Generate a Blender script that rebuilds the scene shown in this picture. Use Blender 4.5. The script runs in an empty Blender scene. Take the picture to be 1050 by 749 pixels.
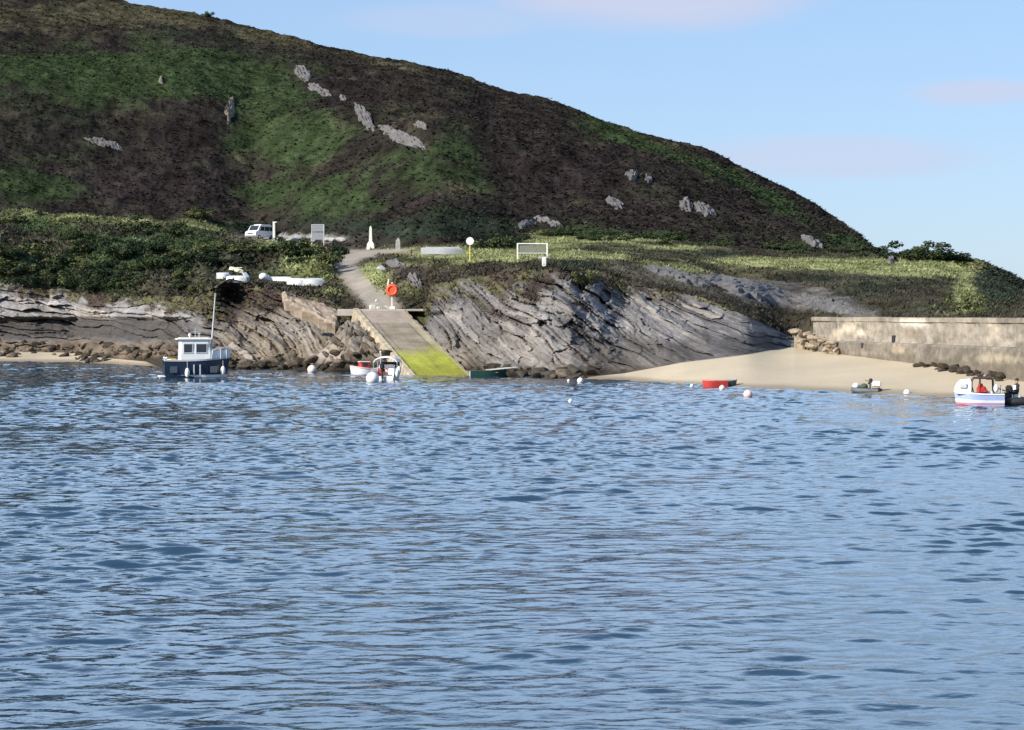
import bpy, math, random
import numpy as np
from mathutils import Vector, Matrix

random.seed(7)
RNG = np.random.RandomState(11)
S = bpy.context.scene
COL = S.collection
PI = math.pi
R = math.radians

# ------------------------------------------------------------------ camera frame of reference
F = 2400.0          # focal length in photo pixels (1050 wide)
H = 5.0             # eye height over the water, metres
CX, HY = 525.0, 322.0


def at(px, py, D):
    return Vector(((px - CX) / F * D, D, H + (HY - py) / F * D))


def on_water(px, py):
    D = H * F / (py - HY)
    return Vector(((px - CX) / F * D, D, 0.0))


# ------------------------------------------------------------------ numpy noise
def hsh(ix, iy, seed=0):
    a = (ix.astype(np.int64) * 374761393 + iy.astype(np.int64) * 668265263 + seed * 974711) & 0xFFFFFFFF
    a = ((a ^ (a >> 13)) * 1274126177) & 0xFFFFFFFF
    a = ((a ^ (a >> 16)) * 2246822519) & 0xFFFFFFFF
    a = a ^ (a >> 15)
    return (a & 0xFFFFFF) / float(0xFFFFFF)


def vn(x, y, seed=0):
    xi, yi = np.floor(x), np.floor(y)
    fx, fy = x - xi, y - yi
    fx = fx * fx * fx * (fx * (fx * 6 - 15) + 10)
    fy = fy * fy * fy * (fy * (fy * 6 - 15) + 10)
    a, b = hsh(xi, yi, seed), hsh(xi + 1, yi, seed)
    c, d = hsh(xi, yi + 1, seed), hsh(xi + 1, yi + 1, seed)
    return ((a + (b - a) * fx) * (1 - fy) + (c + (d - c) * fx) * fy) * 2 - 1


def fbm(x, y, octv=4, seed=0, gain=0.5):
    t, amp, n = 0, 1.0, 0.0
    ca, sa = math.cos(0.6), math.sin(0.6)
    for k in range(octv):
        t = t + amp * vn(x, y, seed + k * 17)
        n += amp
        amp *= gain
        x, y = (x * ca - y * sa) * 2.03 + 5.1, (x * sa + y * ca) * 2.03 + 1.7
    return t / n


def sst(a, b, x):
    t = np.clip((x - a) / (b - a), 0, 1)
    return t * t * (3 - 2 * t)


# ------------------------------------------------------------------ object helpers
def tag(o, label=None, cat=None, group=None, kind=None):
    if label: o['label'] = label
    if cat: o['category'] = cat
    if group: o['group'] = group
    if kind: o['kind'] = kind
    return o


def thing(name, label, cat, loc=(0, 0, 0), rz=0.0, group=None, rx=0.0, ry=0.0):
    o = bpy.data.objects.new(name, None)
    COL.objects.link(o)
    o.empty_display_size = 0.3
    o.location = loc
    o.rotation_euler = (rx, ry, rz)
    return tag(o, label, cat, group)


def obj(name, geo, m, parent=None, smooth=False, label=None):
    me = bpy.data.meshes.new(name)
    v, f = geo
    me.from_pydata([tuple(p) for p in v], [], f)
    me.materials.append(m)
    me.validate()
    if smooth:
        me.polygons.foreach_set('use_smooth', [True] * len(me.polygons))
        try:
            me.set_sharp_from_angle(angle=R(38))
        except Exception:
            pass
    me.update()
    o = bpy.data.objects.new(name, me)
    COL.objects.link(o)
    if parent: o.parent = parent
    if label: o['label'] = label
    return o


def copy_tree(o, parent=None):
    c = o.copy()
    COL.objects.link(c)
    c.parent = parent
    for ch in list(o.children):
        copy_tree(ch, c)
    return c


def grid_obj(name, P, Cc, m, mask=None, smooth=True, parent=None):
    """P (r,c,3) points, Cc (r,c,3) base colours, mask (r-1,c-1) faces to keep"""
    r, c = P.shape[:2]
    idx = np.arange(r * c).reshape(r, c)
    q = np.stack([idx[:-1, :-1], idx[:-1, 1:], idx[1:, 1:], idx[1:, :-1]], -1)
    q = q[mask] if mask is not None else q.reshape(-1, 4)
    used, inv = np.unique(q, return_inverse=True)
    q = inv.reshape(-1, 4)
    V = P.reshape(-1, 3)[used]
    me = bpy.data.meshes.new(name)
    me.vertices.add(len(V)); me.vertices.foreach_set('co', V.astype(np.float32).ravel())
    me.loops.add(len(q) * 4); me.loops.foreach_set('vertex_index', q.astype(np.int32).ravel())
    me.polygons.add(len(q)); me.polygons.foreach_set('loop_start', np.arange(0, len(q) * 4, 4, dtype=np.int32))
    me.update(calc_edges=True)
    me.polygons.foreach_set('use_smooth', np.full(len(q), smooth))
    if Cc is not None:
        a = me.color_attributes.new('Col', 'FLOAT_COLOR', 'POINT')
        K = np.ones((len(V), 4), np.float32); K[:, :3] = Cc.reshape(-1, 3)[used]
        a.data.foreach_set('color', K.ravel())
    me.materials.append(m)
    me.update()
    o = bpy.data.objects.new(name, me)
    COL.objects.link(o)
    if parent: o.parent = parent
    return o


def tri_obj(name, V, Cc, m, n=3):
    """loose faces, n verts each"""
    k = len(V) // n
    me = bpy.data.meshes.new(name)
    me.vertices.add(len(V)); me.vertices.foreach_set('co', V.astype(np.float32).ravel())
    me.loops.add(k * n); me.loops.foreach_set('vertex_index', np.arange(k * n, dtype=np.int32))
    me.polygons.add(k); me.polygons.foreach_set('loop_start', np.arange(0, k * n, n, dtype=np.int32))
    me.update(calc_edges=True)
    a = me.color_attributes.new('Col', 'FLOAT_COLOR', 'POINT')
    K = np.ones((len(V), 4), np.float32); K[:, :3] = Cc
    a.data.foreach_set('color', K.ravel())
    me.materials.append(m)
    me.update()
    o = bpy.data.objects.new(name, me)
    COL.objects.link(o)
    return o


# ------------------------------------------------------------------ geometry pieces (verts, faces)
def join(*gs):
    V, Fc = [], []
    for v, f in gs:
        b = len(V)
        V += [Vector(p) for p in v]
        Fc += [[i + b for i in q] for q in f]
    return V, Fc


def xf(g, M):
    return [M @ Vector(p) for p in g[0]], g[1]


def box(c, s, rz=0.0, ry=0.0, bev=0.0):
    x, y, z = [k / 2 for k in s]
    if bev <= 0:
        v = [(-x, -y, -z), (x, -y, -z), (x, y, -z), (-x, y, -z), (-x, -y, z), (x, -y, z), (x, y, z), (-x, y, z)]
        f = [[0, 3, 2, 1], [4, 5, 6, 7], [0, 1, 5, 4], [1, 2, 6, 5], [2, 3, 7, 6], [3, 0, 4, 7]]
    else:
        b = min(bev, x * .9, y * .9, z * .9)
        rings = []
        for (zz, ins) in ((-z, b), (-z + b, 0), (z - b, 0), (z, b)):
            X, Y = x - ins, y - ins
            rings.append([(-X + b, -Y, zz), (X - b, -Y, zz), (X, -Y + b, zz), (X, Y - b, zz), (X - b, Y, zz), (-X + b, Y, zz), (-X, Y - b, zz), (-X, -Y + b, zz)])
        return xf(loft(rings), Matrix.Translation(c) @ Matrix.Rotation(rz, 4, 'Z') @ Matrix.Rotation(ry, 4, 'Y'))
    return xf((v, f), Matrix.Translation(c) @ Matrix.Rotation(rz, 4, 'Z') @ Matrix.Rotation(ry, 4, 'Y'))


def loft(rings, cap=True, closed=True):
    V, Fc = [], []
    n = len(rings[0])
    for r in rings: V += [Vector(p) for p in r]
    for i in range(len(rings) - 1):
        for j in range(n if closed else n - 1):
            k = (j + 1) % n
            Fc.append([i * n + j, i * n + k, (i + 1) * n + k, (i + 1) * n + j])
    if cap:
        Fc.append(list(range(n))[::-1])
        Fc.append([(len(rings) - 1) * n + j for j in range(n)])
    return V, Fc


def cyl(p0, p1, r0, r1=None, n=10):
    r1 = r0 if r1 is None else r1
    p0, p1 = Vector(p0), Vector(p1)
    d = (p1 - p0).normalized()
    u = d.orthogonal().normalized(); w = d.cross(u)
    ring = lambda p, r: [p + (u * math.cos(2 * PI * k / n) + w * math.sin(2 * PI * k / n)) * r for k in range(n)]
    return loft([ring(p0, r0), ring(p1, r1)])


def tube(pts, r, n=8):
    pts = [Vector(p) for p in pts]
    rings = []
    for i, p in enumerate(pts):
        d = (pts[min(i + 1, len(pts) - 1)] - pts[max(i - 1, 0)]).normalized()
        u = d.cross(Vector((0.13, 0.21, 1))).normalized(); w = d.cross(u)
        rr = r[i] if isinstance(r, (list, tuple)) else r
        rings.append([p + (u * math.cos(2 * PI * k / n) + w * math.sin(2 * PI * k / n)) * rr for k in range(n)])
    return loft(rings)


def ball(c, r, sc=(1, 1, 1), nu=14, nv=9):
    rings = []
    for i in range(nv + 1):
        a = -PI / 2 + PI * (0.02 + 0.96 * i / nv)
        rings.append([Vector(c) + Vector((math.cos(a) * math.cos(2 * PI * k / nu) * r * sc[0], math.cos(a) * math.sin(2 * PI * k / nu) * r * sc[1], math.sin(a) * r * sc[2])) for k in range(nu)])
    return loft(rings)


def torus(c, Rr, r, nu=24, nv=8, axis='Z'):
    V, Fc = [], []
    for i in range(nu):
        a = 2 * PI * i / nu
        for j in range(nv):
            b = 2 * PI * j / nv
            x, y, z = (Rr + r * math.cos(b)) * math.cos(a), (Rr + r * math.cos(b)) * math.sin(a), r * math.sin(b)
            p = {'Z': (x, y, z), 'Y': (x, z, y), 'X': (z, x, y)}[axis]
            V.append(Vector(c) + Vector(p))
            Fc.append([i * nv + j, ((i + 1) % nu) * nv + j, ((i + 1) % nu) * nv + (j + 1) % nv, i * nv + (j + 1) % nv])
    return V, Fc


def hull(L, B, Hs, draft=0.25, rise=0.35, floor=0.1, th=0.05, stern=0.85, p=2.2, n=18, full=0.45):
    """open boat, bow +X, z=0 waterline, stern at -L/2"""
    rings = []
    for i in range(n + 1):
        u = i / n
        b = B / 2 * (stern + (1 - stern) * min(1, u / full)) if u < full else B / 2 * max(0.02, 1 - ((u - full) / (1 - full)) ** p)
        sh = Hs * (1 + rise * u ** 2.2 + 0.06 * (1 - u) ** 2)
        kz = -draft * (1 - u ** 4 * 0.9)
        rake = 0.22 * Hs * max(0, (u - 0.8) / 0.2)
        x = -L / 2 + L * u
        zc = kz * 0.35 + (0.12 * Hs) * u ** 2
        fl = min(floor, sh - 0.05)
        bi = max(0.008, b - th)
        fb = max(0.006, bi * 0.86)
        rings.append([(x + rake, b, sh), (x + rake * .5, b * .97, sh * .55), (x, b * .84, zc), (x - rake, 0, kz), (x, -b * .84, zc), (x + rake * .5, -b * .97, sh * .55),
                      (x + rake, -b, sh), (x + rake, -bi, sh), (x, -fb, fl), (x, fb, fl), (x + rake, bi, sh)])
    return loft(rings)


def hull_strip(L, B, Hs, z0, z1, rise=0.35, stern=0.85, p=2.2, n=18, full=0.45, out=0.012, u0=0.0):
    """rubbing strake / painted stripe standing proud of the hull, fractions z0..z1 of the sheer height"""
    gs = []
    for s in (1, -1):
        rings = []
        for i in range(n + 1):
            u = u0 + (1 - u0) * i / n
            b = B / 2 * (stern + (1 - stern) * min(1, u / full)) if u < full else B / 2 * max(0.02, 1 - ((u - full) / (1 - full)) ** p)
            sh = Hs * (1 + rise * u ** 2.2 + 0.06 * (1 - u) ** 2)
            rake = 0.22 * Hs * max(0, (u - 0.8) / 0.2)
            x = -L / 2 + L * u
            bb = lambda zf: b * (0.84 + 0.13 * min(1, zf / .55) if zf < .55 else .97 + .03 * (zf - .55) / .45)
            xx = lambda zf: x + rake * zf
            rings.append([(xx(z0), s * (bb(z0) + out), sh * z0), (xx(z1), s * (bb(z1) + out), sh * z1), (xx(z1), s * (bb(z1) - .03), sh * z1), (xx(z0), s * (bb(z0) - .03), sh * z0)])
        gs.append(loft(rings))
    return join(*gs)


# ------------------------------------------------------------------ materials
def new_mat(name):
    m = bpy.data.materials.new(name)
    m.use_nodes = True
    nt = m.node_tree
    b = nt.nodes['Principled BSDF']
    return m, nt, b


def N(nt, t, **kw):
    n = nt.nodes.new(t)
    for k, v in kw.items():
        if k in n.inputs: n.inputs[k].default_value = v
        else: setattr(n, k, v)
    return n


def mat(name, col, rough=0.5, metal=0.0, var=0.12, scale=6.0, bump=0.0, spec=0.5):
    m, nt, b = new_mat(name)
    tc = N(nt, 'ShaderNodeTexCoord')
    no = N(nt, 'ShaderNodeTexNoise', Scale=scale, Detail=5.0)
    nt.links.new(tc.outputs['Object'], no.inputs['Vector'])
    mr = N(nt, 'ShaderNodeMapRange')
    mr.inputs['From Min'].default_value = 0.25; mr.inputs['From Max'].default_value = 0.75
    mr.inputs['To Min'].default_value = 1 - var; mr.inputs['To Max'].default_value = 1 + var
    nt.links.new(no.outputs['Fac'], mr.inputs['Value'])
    mx = N(nt, 'ShaderNodeMix', data_type='RGBA', blend_type='MULTIPLY')
    mx.inputs[0].default_value = 1.0
    mx.inputs[6].default_value = (*col, 1)
    nt.links.new(mr.outputs[0], mx.inputs[7])
    nt.links.new(mx.outputs[2], b.inputs['Base Color'])
    b.inputs['Roughness'].default_value = rough
    b.inputs['Metallic'].default_value = metal
    b.inputs['Specular IOR Level'].default_value = spec
    if bump > 0:
        bp = N(nt, 'ShaderNodeBump', Strength=0.6, Distance=bump)
        nt.links.new(no.outputs['Fac'], bp.inputs['Height'])
        nt.links.new(bp.outputs[0], b.inputs['Normal'])
    return m


def land_mat(name, scales=(0.6, 3.0), var=0.35, bump=0.1, rough=0.95, transl=0.0, spec=0.15):
    """base colour from the ground-cover map on the mesh, broken up by noise"""
    m, nt, b = new_mat(name)
    at_ = N(nt, 'ShaderNodeVertexColor', layer_name='Col')
    geo = N(nt, 'ShaderNodeNewGeometry')
    fac = None
    for k, s in enumerate(scales):
        no = N(nt, 'ShaderNodeTexNoise', Scale=s, Detail=6.0, Roughness=0.65)
        nt.links.new(geo.outputs['Position'], no.inputs['Vector'])
        mr = N(nt, 'ShaderNodeMapRange')
        mr.inputs['From Min'].default_value = 0.3; mr.inputs['From Max'].default_value = 0.7
        mr.inputs['To Min'].default_value = 1 - var; mr.inputs['To Max'].default_value = 1 + var
        nt.links.new(no.outputs['Fac'], mr.inputs['Value'])
        if fac is None:
            fac = mr.outputs[0]
        else:
            mu = N(nt, 'ShaderNodeMath', operation='MULTIPLY')
            nt.links.new(fac, mu.inputs[0]); nt.links.new(mr.outputs[0], mu.inputs[1])
            fac = mu.outputs[0]
    mx = N(nt, 'ShaderNodeMix', data_type='RGBA', blend_type='MULTIPLY')
    mx.inputs[0].default_value = 1.0
    nt.links.new(at_.outputs['Color'], mx.inputs[6]); nt.links.new(fac, mx.inputs[7])
    nt.links.new(mx.outputs[2], b.inputs['Base Color'])
    b.inputs['Roughness'].default_value = rough
    b.inputs['Specular IOR Level'].default_value = spec
    if bump > 0:
        bp = N(nt, 'ShaderNodeBump', Strength=0.8, Distance=bump)
        nt.links.new(no.outputs['Fac'], bp.inputs['Height'])
        nt.links.new(bp.outputs[0], b.inputs['Normal'])
    return m


M_ROCK = land_mat('rock', (0.35, 2.6), 0.22, 0.12, 0.9, spec=0.25)
M_LAND = land_mat('moorland', (0.25, 1.6), 0.3, 0.25, 1.0, spec=0.0)
M_SAND = land_mat('sand', (0.15, 4.0), 0.06, 0.02, 0.9)
M_LEAF = land_mat('leaves', (0.7,), 0.2, 0.0, 0.9, spec=0.1)
M_CONC = land_mat('concrete', (0.7, 5.0), 0.16, 0.03, 0.92)
M_WHITE = mat('white_gelcoat', (0.80, 0.80, 0.78), 0.3, var=0.06)
M_CREAM = mat('weathered_white', (0.72, 0.70, 0.62), 0.55, var=0.15)
M_NAVY = mat('navy_paint', (0.012, 0.024, 0.05), 0.35, var=0.3)
M_GREY = mat('grey_paint', (0.28, 0.29, 0.31), 0.5)
M_LGREY = mat('light_grey', (0.50, 0.51, 0.52), 0.5)
M_DARK = mat('black_rubber', (0.018, 0.018, 0.02), 0.6, var=0.3)
M_GLASS = mat('tinted_glass', (0.025, 0.032, 0.04), 0.08, var=0.1, spec=0.8)
M_RED = mat('red_paint', (0.45, 0.035, 0.025), 0.5, var=0.2)
M_ORANGE = mat('orange_plastic', (0.78, 0.10, 0.035), 0.45, var=0.1)
M_PINK = mat('faded_pink_vinyl', (0.80, 0.55, 0.52), 0.45, var=0.1)
M_BUOYW = mat('white_vinyl', (0.82, 0.80, 0.76), 0.4, var=0.08)
M_GREEN = mat('dark_green_paint', (0.012, 0.05, 0.04), 0.45, var=0.3)
M_OLIVE = mat('olive_canvas', (0.07, 0.085, 0.06), 0.8, var=0.3)
M_HYP = mat('grey_tube_fabric', (0.10, 0.11, 0.11), 0.6, var=0.2)
M_BLUEW = mat('pale_blue_hull', (0.34, 0.43, 0.66), 0.35, var=0.06)
M_STEEL = mat('galvanised_steel', (0.55, 0.56, 0.57), 0.35, 0.7)
M_WOOD = mat('weathered_wood', (0.20, 0.13, 0.08), 0.85, var=0.3)
M_VARN = mat('varnished_thwart', (0.35, 0.22, 0.11), 0.5, var=0.2)
M_STONE = mat('grey_stone', (0.33, 0.32, 0.30), 0.9, var=0.3, scale=3, bump=0.04)
M_YELLOW = mat('yellow_paint', (0.68, 0.52, 0.10), 0.55)
M_ROPE = mat('rope', (0.35, 0.30, 0.22), 0.9)
M_SKIN = mat('skin', (0.50, 0.30, 0.22), 0.55, var=0.08)
M_HAIR = mat('dark_hair', (0.03, 0.02, 0.015), 0.7)
M_COAT = mat('dark_navy_coat', (0.02, 0.02, 0.035), 0.85, var=0.3)
M_BARK = mat('bark', (0.06, 0.045, 0.03), 0.95, var=0.3)
M_BOULD = mat('brown_shore_rock', (0.125, 0.098, 0.072), 0.95, var=0.65, scale=1.6, bump=0.22, spec=.2)
M_WRACK = mat('wrack_covered_rock', (0.040, 0.030, 0.017), 0.75, var=0.6, scale=4, bump=0.08)
M_OUT = mat('pale_outcrop_rock', (0.12, 0.113, 0.11), 0.9, var=0.4, scale=0.7, bump=0.15)
M_SLAB = mat('grey_bedded_slab', (0.10, 0.096, 0.094), 0.92, var=0.5, scale=1.1, bump=0.2)
M_BARE = mat('bare_earth', (0.17, 0.145, 0.10), 0.95, var=0.3, scale=0.8, bump=0.1)

# ------------------------------------------------------------------ terrain control curves
PX = np.concatenate([np.arange(-420, -20, 6.0), np.arange(-20, 1070, 1.0), np.arange(1070, 1520, 6.0)])


def curve(kn, sm=9):
    k = np.array(kn, float)
    c = np.interp(PX, k[:, 0], k[:, 1])
    if sm > 1:
        ker = np.hanning(sm + 2)[1:-1]; ker /= ker.sum()
        c = np.convolve(np.pad(c, sm // 2, mode='edge'), ker, 'valid')
    return c


# waterline row in the picture -> distance on the water plane
wl = curve([(-420, 371), (0, 371), (80, 371.5), (84, 372), (105, 373), (165, 376), (230, 378), (350, 381), (440, 384), (480, 385), (590, 389), (640, 390), (760, 398), (870, 403), (980, 408), (1050, 411), (1300, 424), (1500, 430)])
DA = H * F / (wl - HY)
# cliff foot: distance and height
DBo = curve([(-420, 14), (0, 12), (75, 11), (95, 8), (150, 5), (168, -0.5), (585, -0.5), (600, 1.5), (640, 5), (700, 13), (760, 22), (815, 32), (850, 32), (950, 22), (1050, 14), (1070, 11), (1500, 11)], 5)
DB = DA + DBo
wA, wB = at(834, 360, 191), at(1100, 388, 139)
_k = (PX - CX) / F; _dx, _dy = wB.x - wA.x, wB.y - wA.y
_u = (_k * wA.y - wA.x) / (_dx - _k * _dy)
wallD = wA.y + _dy * _u
DB = DB + (np.maximum(DB, wallD + .9) - DB) * sst(765, 836, PX) * (1 - sst(1110, 1200, PX))
zB = curve([(-420, 0.9), (0, 0.9), (75, 0.8), (95, 0.5), (150, 0.3), (168, -0.25), (585, -0.25), (600, 0.12), (640, 0.4), (700, 1.3), (760, 1.85), (815, 2.3), (850, 2.1), (950, 1.65), (1050, 1.2), (1500, 1.0)], 5)
# top of rock
yC = curve([(-420, 300), (0, 284), (28, 279), (45, 290), (80, 300), (130, 303), (200, 304), (222, 294), (235, 286), (258, 291), (290, 299), (338, 308), (352, 317), (436, 317), (442, 292), (480, 284), (520, 279), (560, 274), (600, 279), (640, 291), (680, 297), (720, 305), (770, 326), (815, 347), (826, 350), (836, 326.0), (950, 326.0), (1060, 326.0), (1300, 322), (1500, 322)], 7)
DCo = curve([(-420, 14), (0, 14), (130, 14), (220, 16), (260, 20), (352, 19), (436, 19), (450, 15), (560, 13), (640, 17), (700, 17), (780, 9), (815, 5), (826, 4), (838, 3), (1050, 3), (1300, 8), (1500, 8)], 7)
DC = DB + DCo
zC = H + (HY - yC) / F * DC
# front edge of the terrace
yM = curve([(-420, 262), (0, 250), (100, 258), (200, 262), (250, 268), (300, 275), (350, 284), (400, 277), (450, 267), (500, 267), (560, 264), (640, 269), (700, 272), (740, 283), (800, 277), (860, 280), (950, 286), (1000, 298), (1050, 312), (1300, 318), (1500, 320)], 15)
DM = np.maximum(DC + 14, curve([(-420, 290), (0, 290), (200, 285), (260, 275), (350, 245), (420, 232), (500, 222), (560, 222), (640, 228), (740, 242), (860, 245), (950, 240), (1050, 232), (1500, 230)], 15))
zM = H + (HY - yM) / F * DM
# hill foot
yD = curve([(-420, 225), (0, 215), (100, 224), (200, 228), (250, 243), (300, 247), (350, 253), (450, 250), (520, 250), (560, 243), (620, 241), (700, 247), (800, 257), (900, 262), (950, 266), (1000, 276), (1050, 296), (1300, 316), (1500, 319)], 15)
DD = np.maximum(DM + 25, curve([(-420, 335), (0, 335), (260, 348), (350, 310), (450, 270), (560, 290), (800, 295), (900, 288), (1000, 268), (1050, 262), (1500, 260)], 15))
zD = H + (HY - yD) / F * DD
# skyline
yE = curve([(-420, -150), (-60, -45), (0, -28), (60, -12), (120, 0), (160, 8), (200, 14), (216, 17), (260, 29), (300, 38), (340, 49), (380, 57), (420, 64), (460, 73), (480, 79), (500, 88), (530, 96), (560, 102), (600, 116), (630, 128), (660, 137), (700, 147), (730, 155), (760, 171), (800, 190), (830, 206), (860, 227), (880, 241), (895, 256), (905, 264), (915, 264), (935, 263), (965, 263), (982, 265), (1000, 268), (1030, 279), (1050, 291), (1120, 308), (1300, 315), (1500, 319)], 5)
DE = curve([(-420, 540), (0, 540), (120, 530), (300, 500), (500, 460), (700, 420), (850, 390), (890, 372), (915, 345), (950, 330), (1050, 300), (1500, 285)], 15)
DE = np.maximum(DE, DD + 15)
zE = H + (HY - yE) / F * DE
DF, zF = DE + 120, zE - 45

SEG = [('bed', 5), ('beach', 26), ('cliff', 170), ('bank', 90), ('terrace', 90), ('hill', 240), ('back', 14)]
nodesD = [DA - 30, DA, DB, DC, DM, DD, DE, DF]
nodesZ = [np.full_like(PX, -2.2), np.full_like(PX, 0.0), zB, zC, zM, zD, zE, zF]
Ds, Zs, Ts, Sg = [], [], [], []
_h = np.hanning(71)[1:-1]; _h /= _h.sum()
DCs = np.convolve(np.pad(DC, 34, mode='edge'), _h, 'valid'); zCs = np.convolve(np.pad(zC, 34, mode='edge'), _h, 'valid')
_m = sst(690, 720, PX) * (1 - sst(1300, 1400, PX))
DCs = DC + (DCs - DC) * _m; zCs = zC + (zCs - zC) * _m
for k, (nm, n) in enumerate(SEG):
    for i in range(n + (1 if k == len(SEG) - 1 else 0)):
        t = i / n
        nd, nz = nodesD[k], nodesZ[k]
        if nm == 'bank':
            e_ = float(sst(0, .22, t)); nd = nd * (1 - e_) + DCs * e_; nz = nz * (1 - e_) + zCs * e_
        d = nd + (nodesD[k + 1] - nd) * t
        tt = t
        if nm == 'cliff': tt = 0.55 * t + 0.45 * t * t
        if nm == 'hill': tt = t * (1 + 0.16 * (1 - t))
        if nm == 'back': tt = t * t
        Ds.append(d); Zs.append(nz + (nodesZ[k + 1] - nz) * tt)
        Ts.append(np.full_like(PX, t)); Sg.append(k)
D = np.array(Ds); Z = np.array(Zs); T = np.array(Ts); Sg = np.array(Sg)
PXg = np.broadcast_to(PX, D.shape)
Xg = lambda: (PXg - CX) / F * D
row = {nm: np.where(Sg == k)[0] for k, (nm, n) in enumerate(SEG)}
G = np.zeros(D.shape)           # rock mask
X = Xg()
PY0 = HY - F * (Z - H) / D

# --- cliff: bedded rock dipping down to the right
rc = row['cliff']
xs, zs, ts, ds = X[rc], Z[rc], T[rc], D[rc]
pxs = PXg[rc]
th = np.interp(PX, [-420, 0, 150, 230, 300, 420, 480, 600, 680, 800, 1500], np.radians([14, 14, 16, 42, 54, 48, 42, 38, 30, 24, 20]))[None, :]
wx = fbm(xs / 7, zs / 7, 3, 3) * 1.1 + fbm(xs / 2, zs / 2, 3, 4) * .22
dpx = np.gradient(PX)
Ix = np.cumsum(np.sin(th[0]) * dpx) * 205 / F; Jx = np.cumsum(np.cos(th[0]) * dpx) * 205 / F
wx = wx + fbm(xs / 14, zs / 9, 2, 5) * 1.2
ss = zs * 1.35 * np.cos(th) + Ix[None, :] + wx
rr = Jx[None, :] - zs * 1.35 * np.sin(th) + fbm(xs / 3, zs / 3, 2, 9) * 1.6


def blocks(s, r, w, L, seed):
    i = np.floor(s / w); fs = s / w - i
    ro = (r + hsh(i, i * 0, seed) * L * 3) / L
    j = np.floor(ro); fr = ro - j
    h = hsh(i, j, seed + 1)
    d = (h - .5) * 2 + (hsh(i, j, seed + 2) - .5) * (fs - .5) * 2.2 + (hsh(i, j, seed + 3) - .5) * (fr - .5) * 1.2
    e = np.minimum(fs, 1 - fs) * w; er = np.minimum(fr, 1 - fr) * L
    cr = np.exp(-(e / (.05 * w + .03)) ** 2) + .6 * np.exp(-(er / (.05 * w + .03)) ** 2)
    return d, np.clip(cr, 0, 1), h


d1, c1, h1 = blocks(ss + fbm(xs / 1.2, zs / 1.2, 3, 22) * .5, rr + fbm(xs / 2, zs / 2, 2, 28) * 2, 2.2, 9.0, 21)
d2, c2, h2 = blocks(ss + 3.1 + fbm(xs / .8, zs / .8, 3, 23) * .4, rr + fbm(xs, zs, 2, 24) * 1.6, 0.75, 3.2, 31)
d3, c3, h3 = blocks(ss + 1.3 + fbm(xs / .5, zs / .5, 2, 25) * .25, rr + fbm(xs / .6, zs / .6, 2, 29) * .6, 0.26, 1.1, 41)
b1 = np.abs(fbm(ss / 1.1, rr / 6.5, 4, 26, .55)); b2 = np.abs(fbm(ss / .42, rr / 1.5, 3, 27, .55))
sw = ss / 1.25 + .9 * fbm(ss / 3, rr / 5, 3, 30); saw1 = (sw - np.floor(sw)) * (.25 + .75 * hsh(np.floor(sw), np.floor(rr / 8), 33))
sw2 = -ss / .45 + .8 * fbm(ss, rr / 2.5, 3, 34); saw2 = (sw2 - np.floor(sw2)) * (.2 + .8 * hsh(np.floor(sw2), np.floor(rr / 1.8), 35))
fsw = sw - np.floor(sw)
groove = np.exp(-((fsw - 1) / .10) ** 2) * (hsh(np.floor(sw), np.floor(rr / 6 + .3), 36) > .35)
amp = np.interp(PX, [-420, 0, 200, 240, 350, 420, 460, 600, 650, 700, 815, 830, 850, 1500], [.8, .8, .9, 1.35, 1.3, .9, 1.0, 1.0, .8, .65, .5, .3, 0.15, .15])[None, :]
low = np.clip(1 - zs / 2.6, 0, 1)                       # boulder apron: rounder, rougher
lump = np.abs(fbm(xs / 1.5, zs / 1.0 + ds / 3, 3, 51)) * 1.5 + fbm(xs / .5, zs / .4, 2, 52) * .25
bed = d1 * .60 + d2 * .30 + d3 * .10 - c1 * .25 - c2 * .08 + b1 * 1.7 - .4 + b2 * .5 - .15 - saw1 * 1.15 - groove * 1.1 + saw2 * .30 + fbm(xs / .6, zs / .6, 4, 61) * .13
out = amp * (bed * (1 - .6 * low) + low * lump * 1.0)
env = sst(0, .06, ts) * (1 - .75 * sst(.86, 1, ts))
# undercut dark band on the left, and the gully with the cave
py = PY0[rc]
leftw = 1 - sst(175, 215, pxs)
out = out - leftw * 1.6 * sst(1.9, 2.5, zs) * (1 - sst(4.2, 4.7, zs)) + leftw * .7 * sst(4.5, 4.8, zs) * (1 - sst(5.6, 6.6, zs))
cave = np.exp(-((pxs - 238 - (py - 300) * .35) / 15) ** 2 - ((py - 303) / 17) ** 2)
out = out - 6.0 * cave
# recess under the right half of the slipway platform
rec = np.exp(-((pxs - 449) / 11) ** 2 - ((py - 325) / 6) ** 2)
out = out - 3.5 * rec
D[rc] = ds - out * env
cliff_h = (h1, h2, h3, c1, c2)

# --- hill relief
rows_h = np.concatenate([row['bank'], row['terrace'], row['hill'], row['back']])
X = Xg()
xh, yh = X[rows_h], D[rows_h]
th_ = T[rows_h]
sgh = Sg[rows_h][:, None]
fine = fbm(xh / 2.6, yh / 2.6, 4, 71) * .48 + np.abs(fbm(xh / .9, yh / .9, 2, 73)) * .25
hum = np.clip(fbm(xh / 7.5, yh / 8.5, 3, 75) + .25, 0, 1)
isbank = (sgh == 3); ister = (sgh == 4); ishill = (sgh >= 5)
pxh = PXg[rows_h]
pyh = PY0[rows_h]
leftb = 1 - sst(330, 350, pxh)
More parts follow.
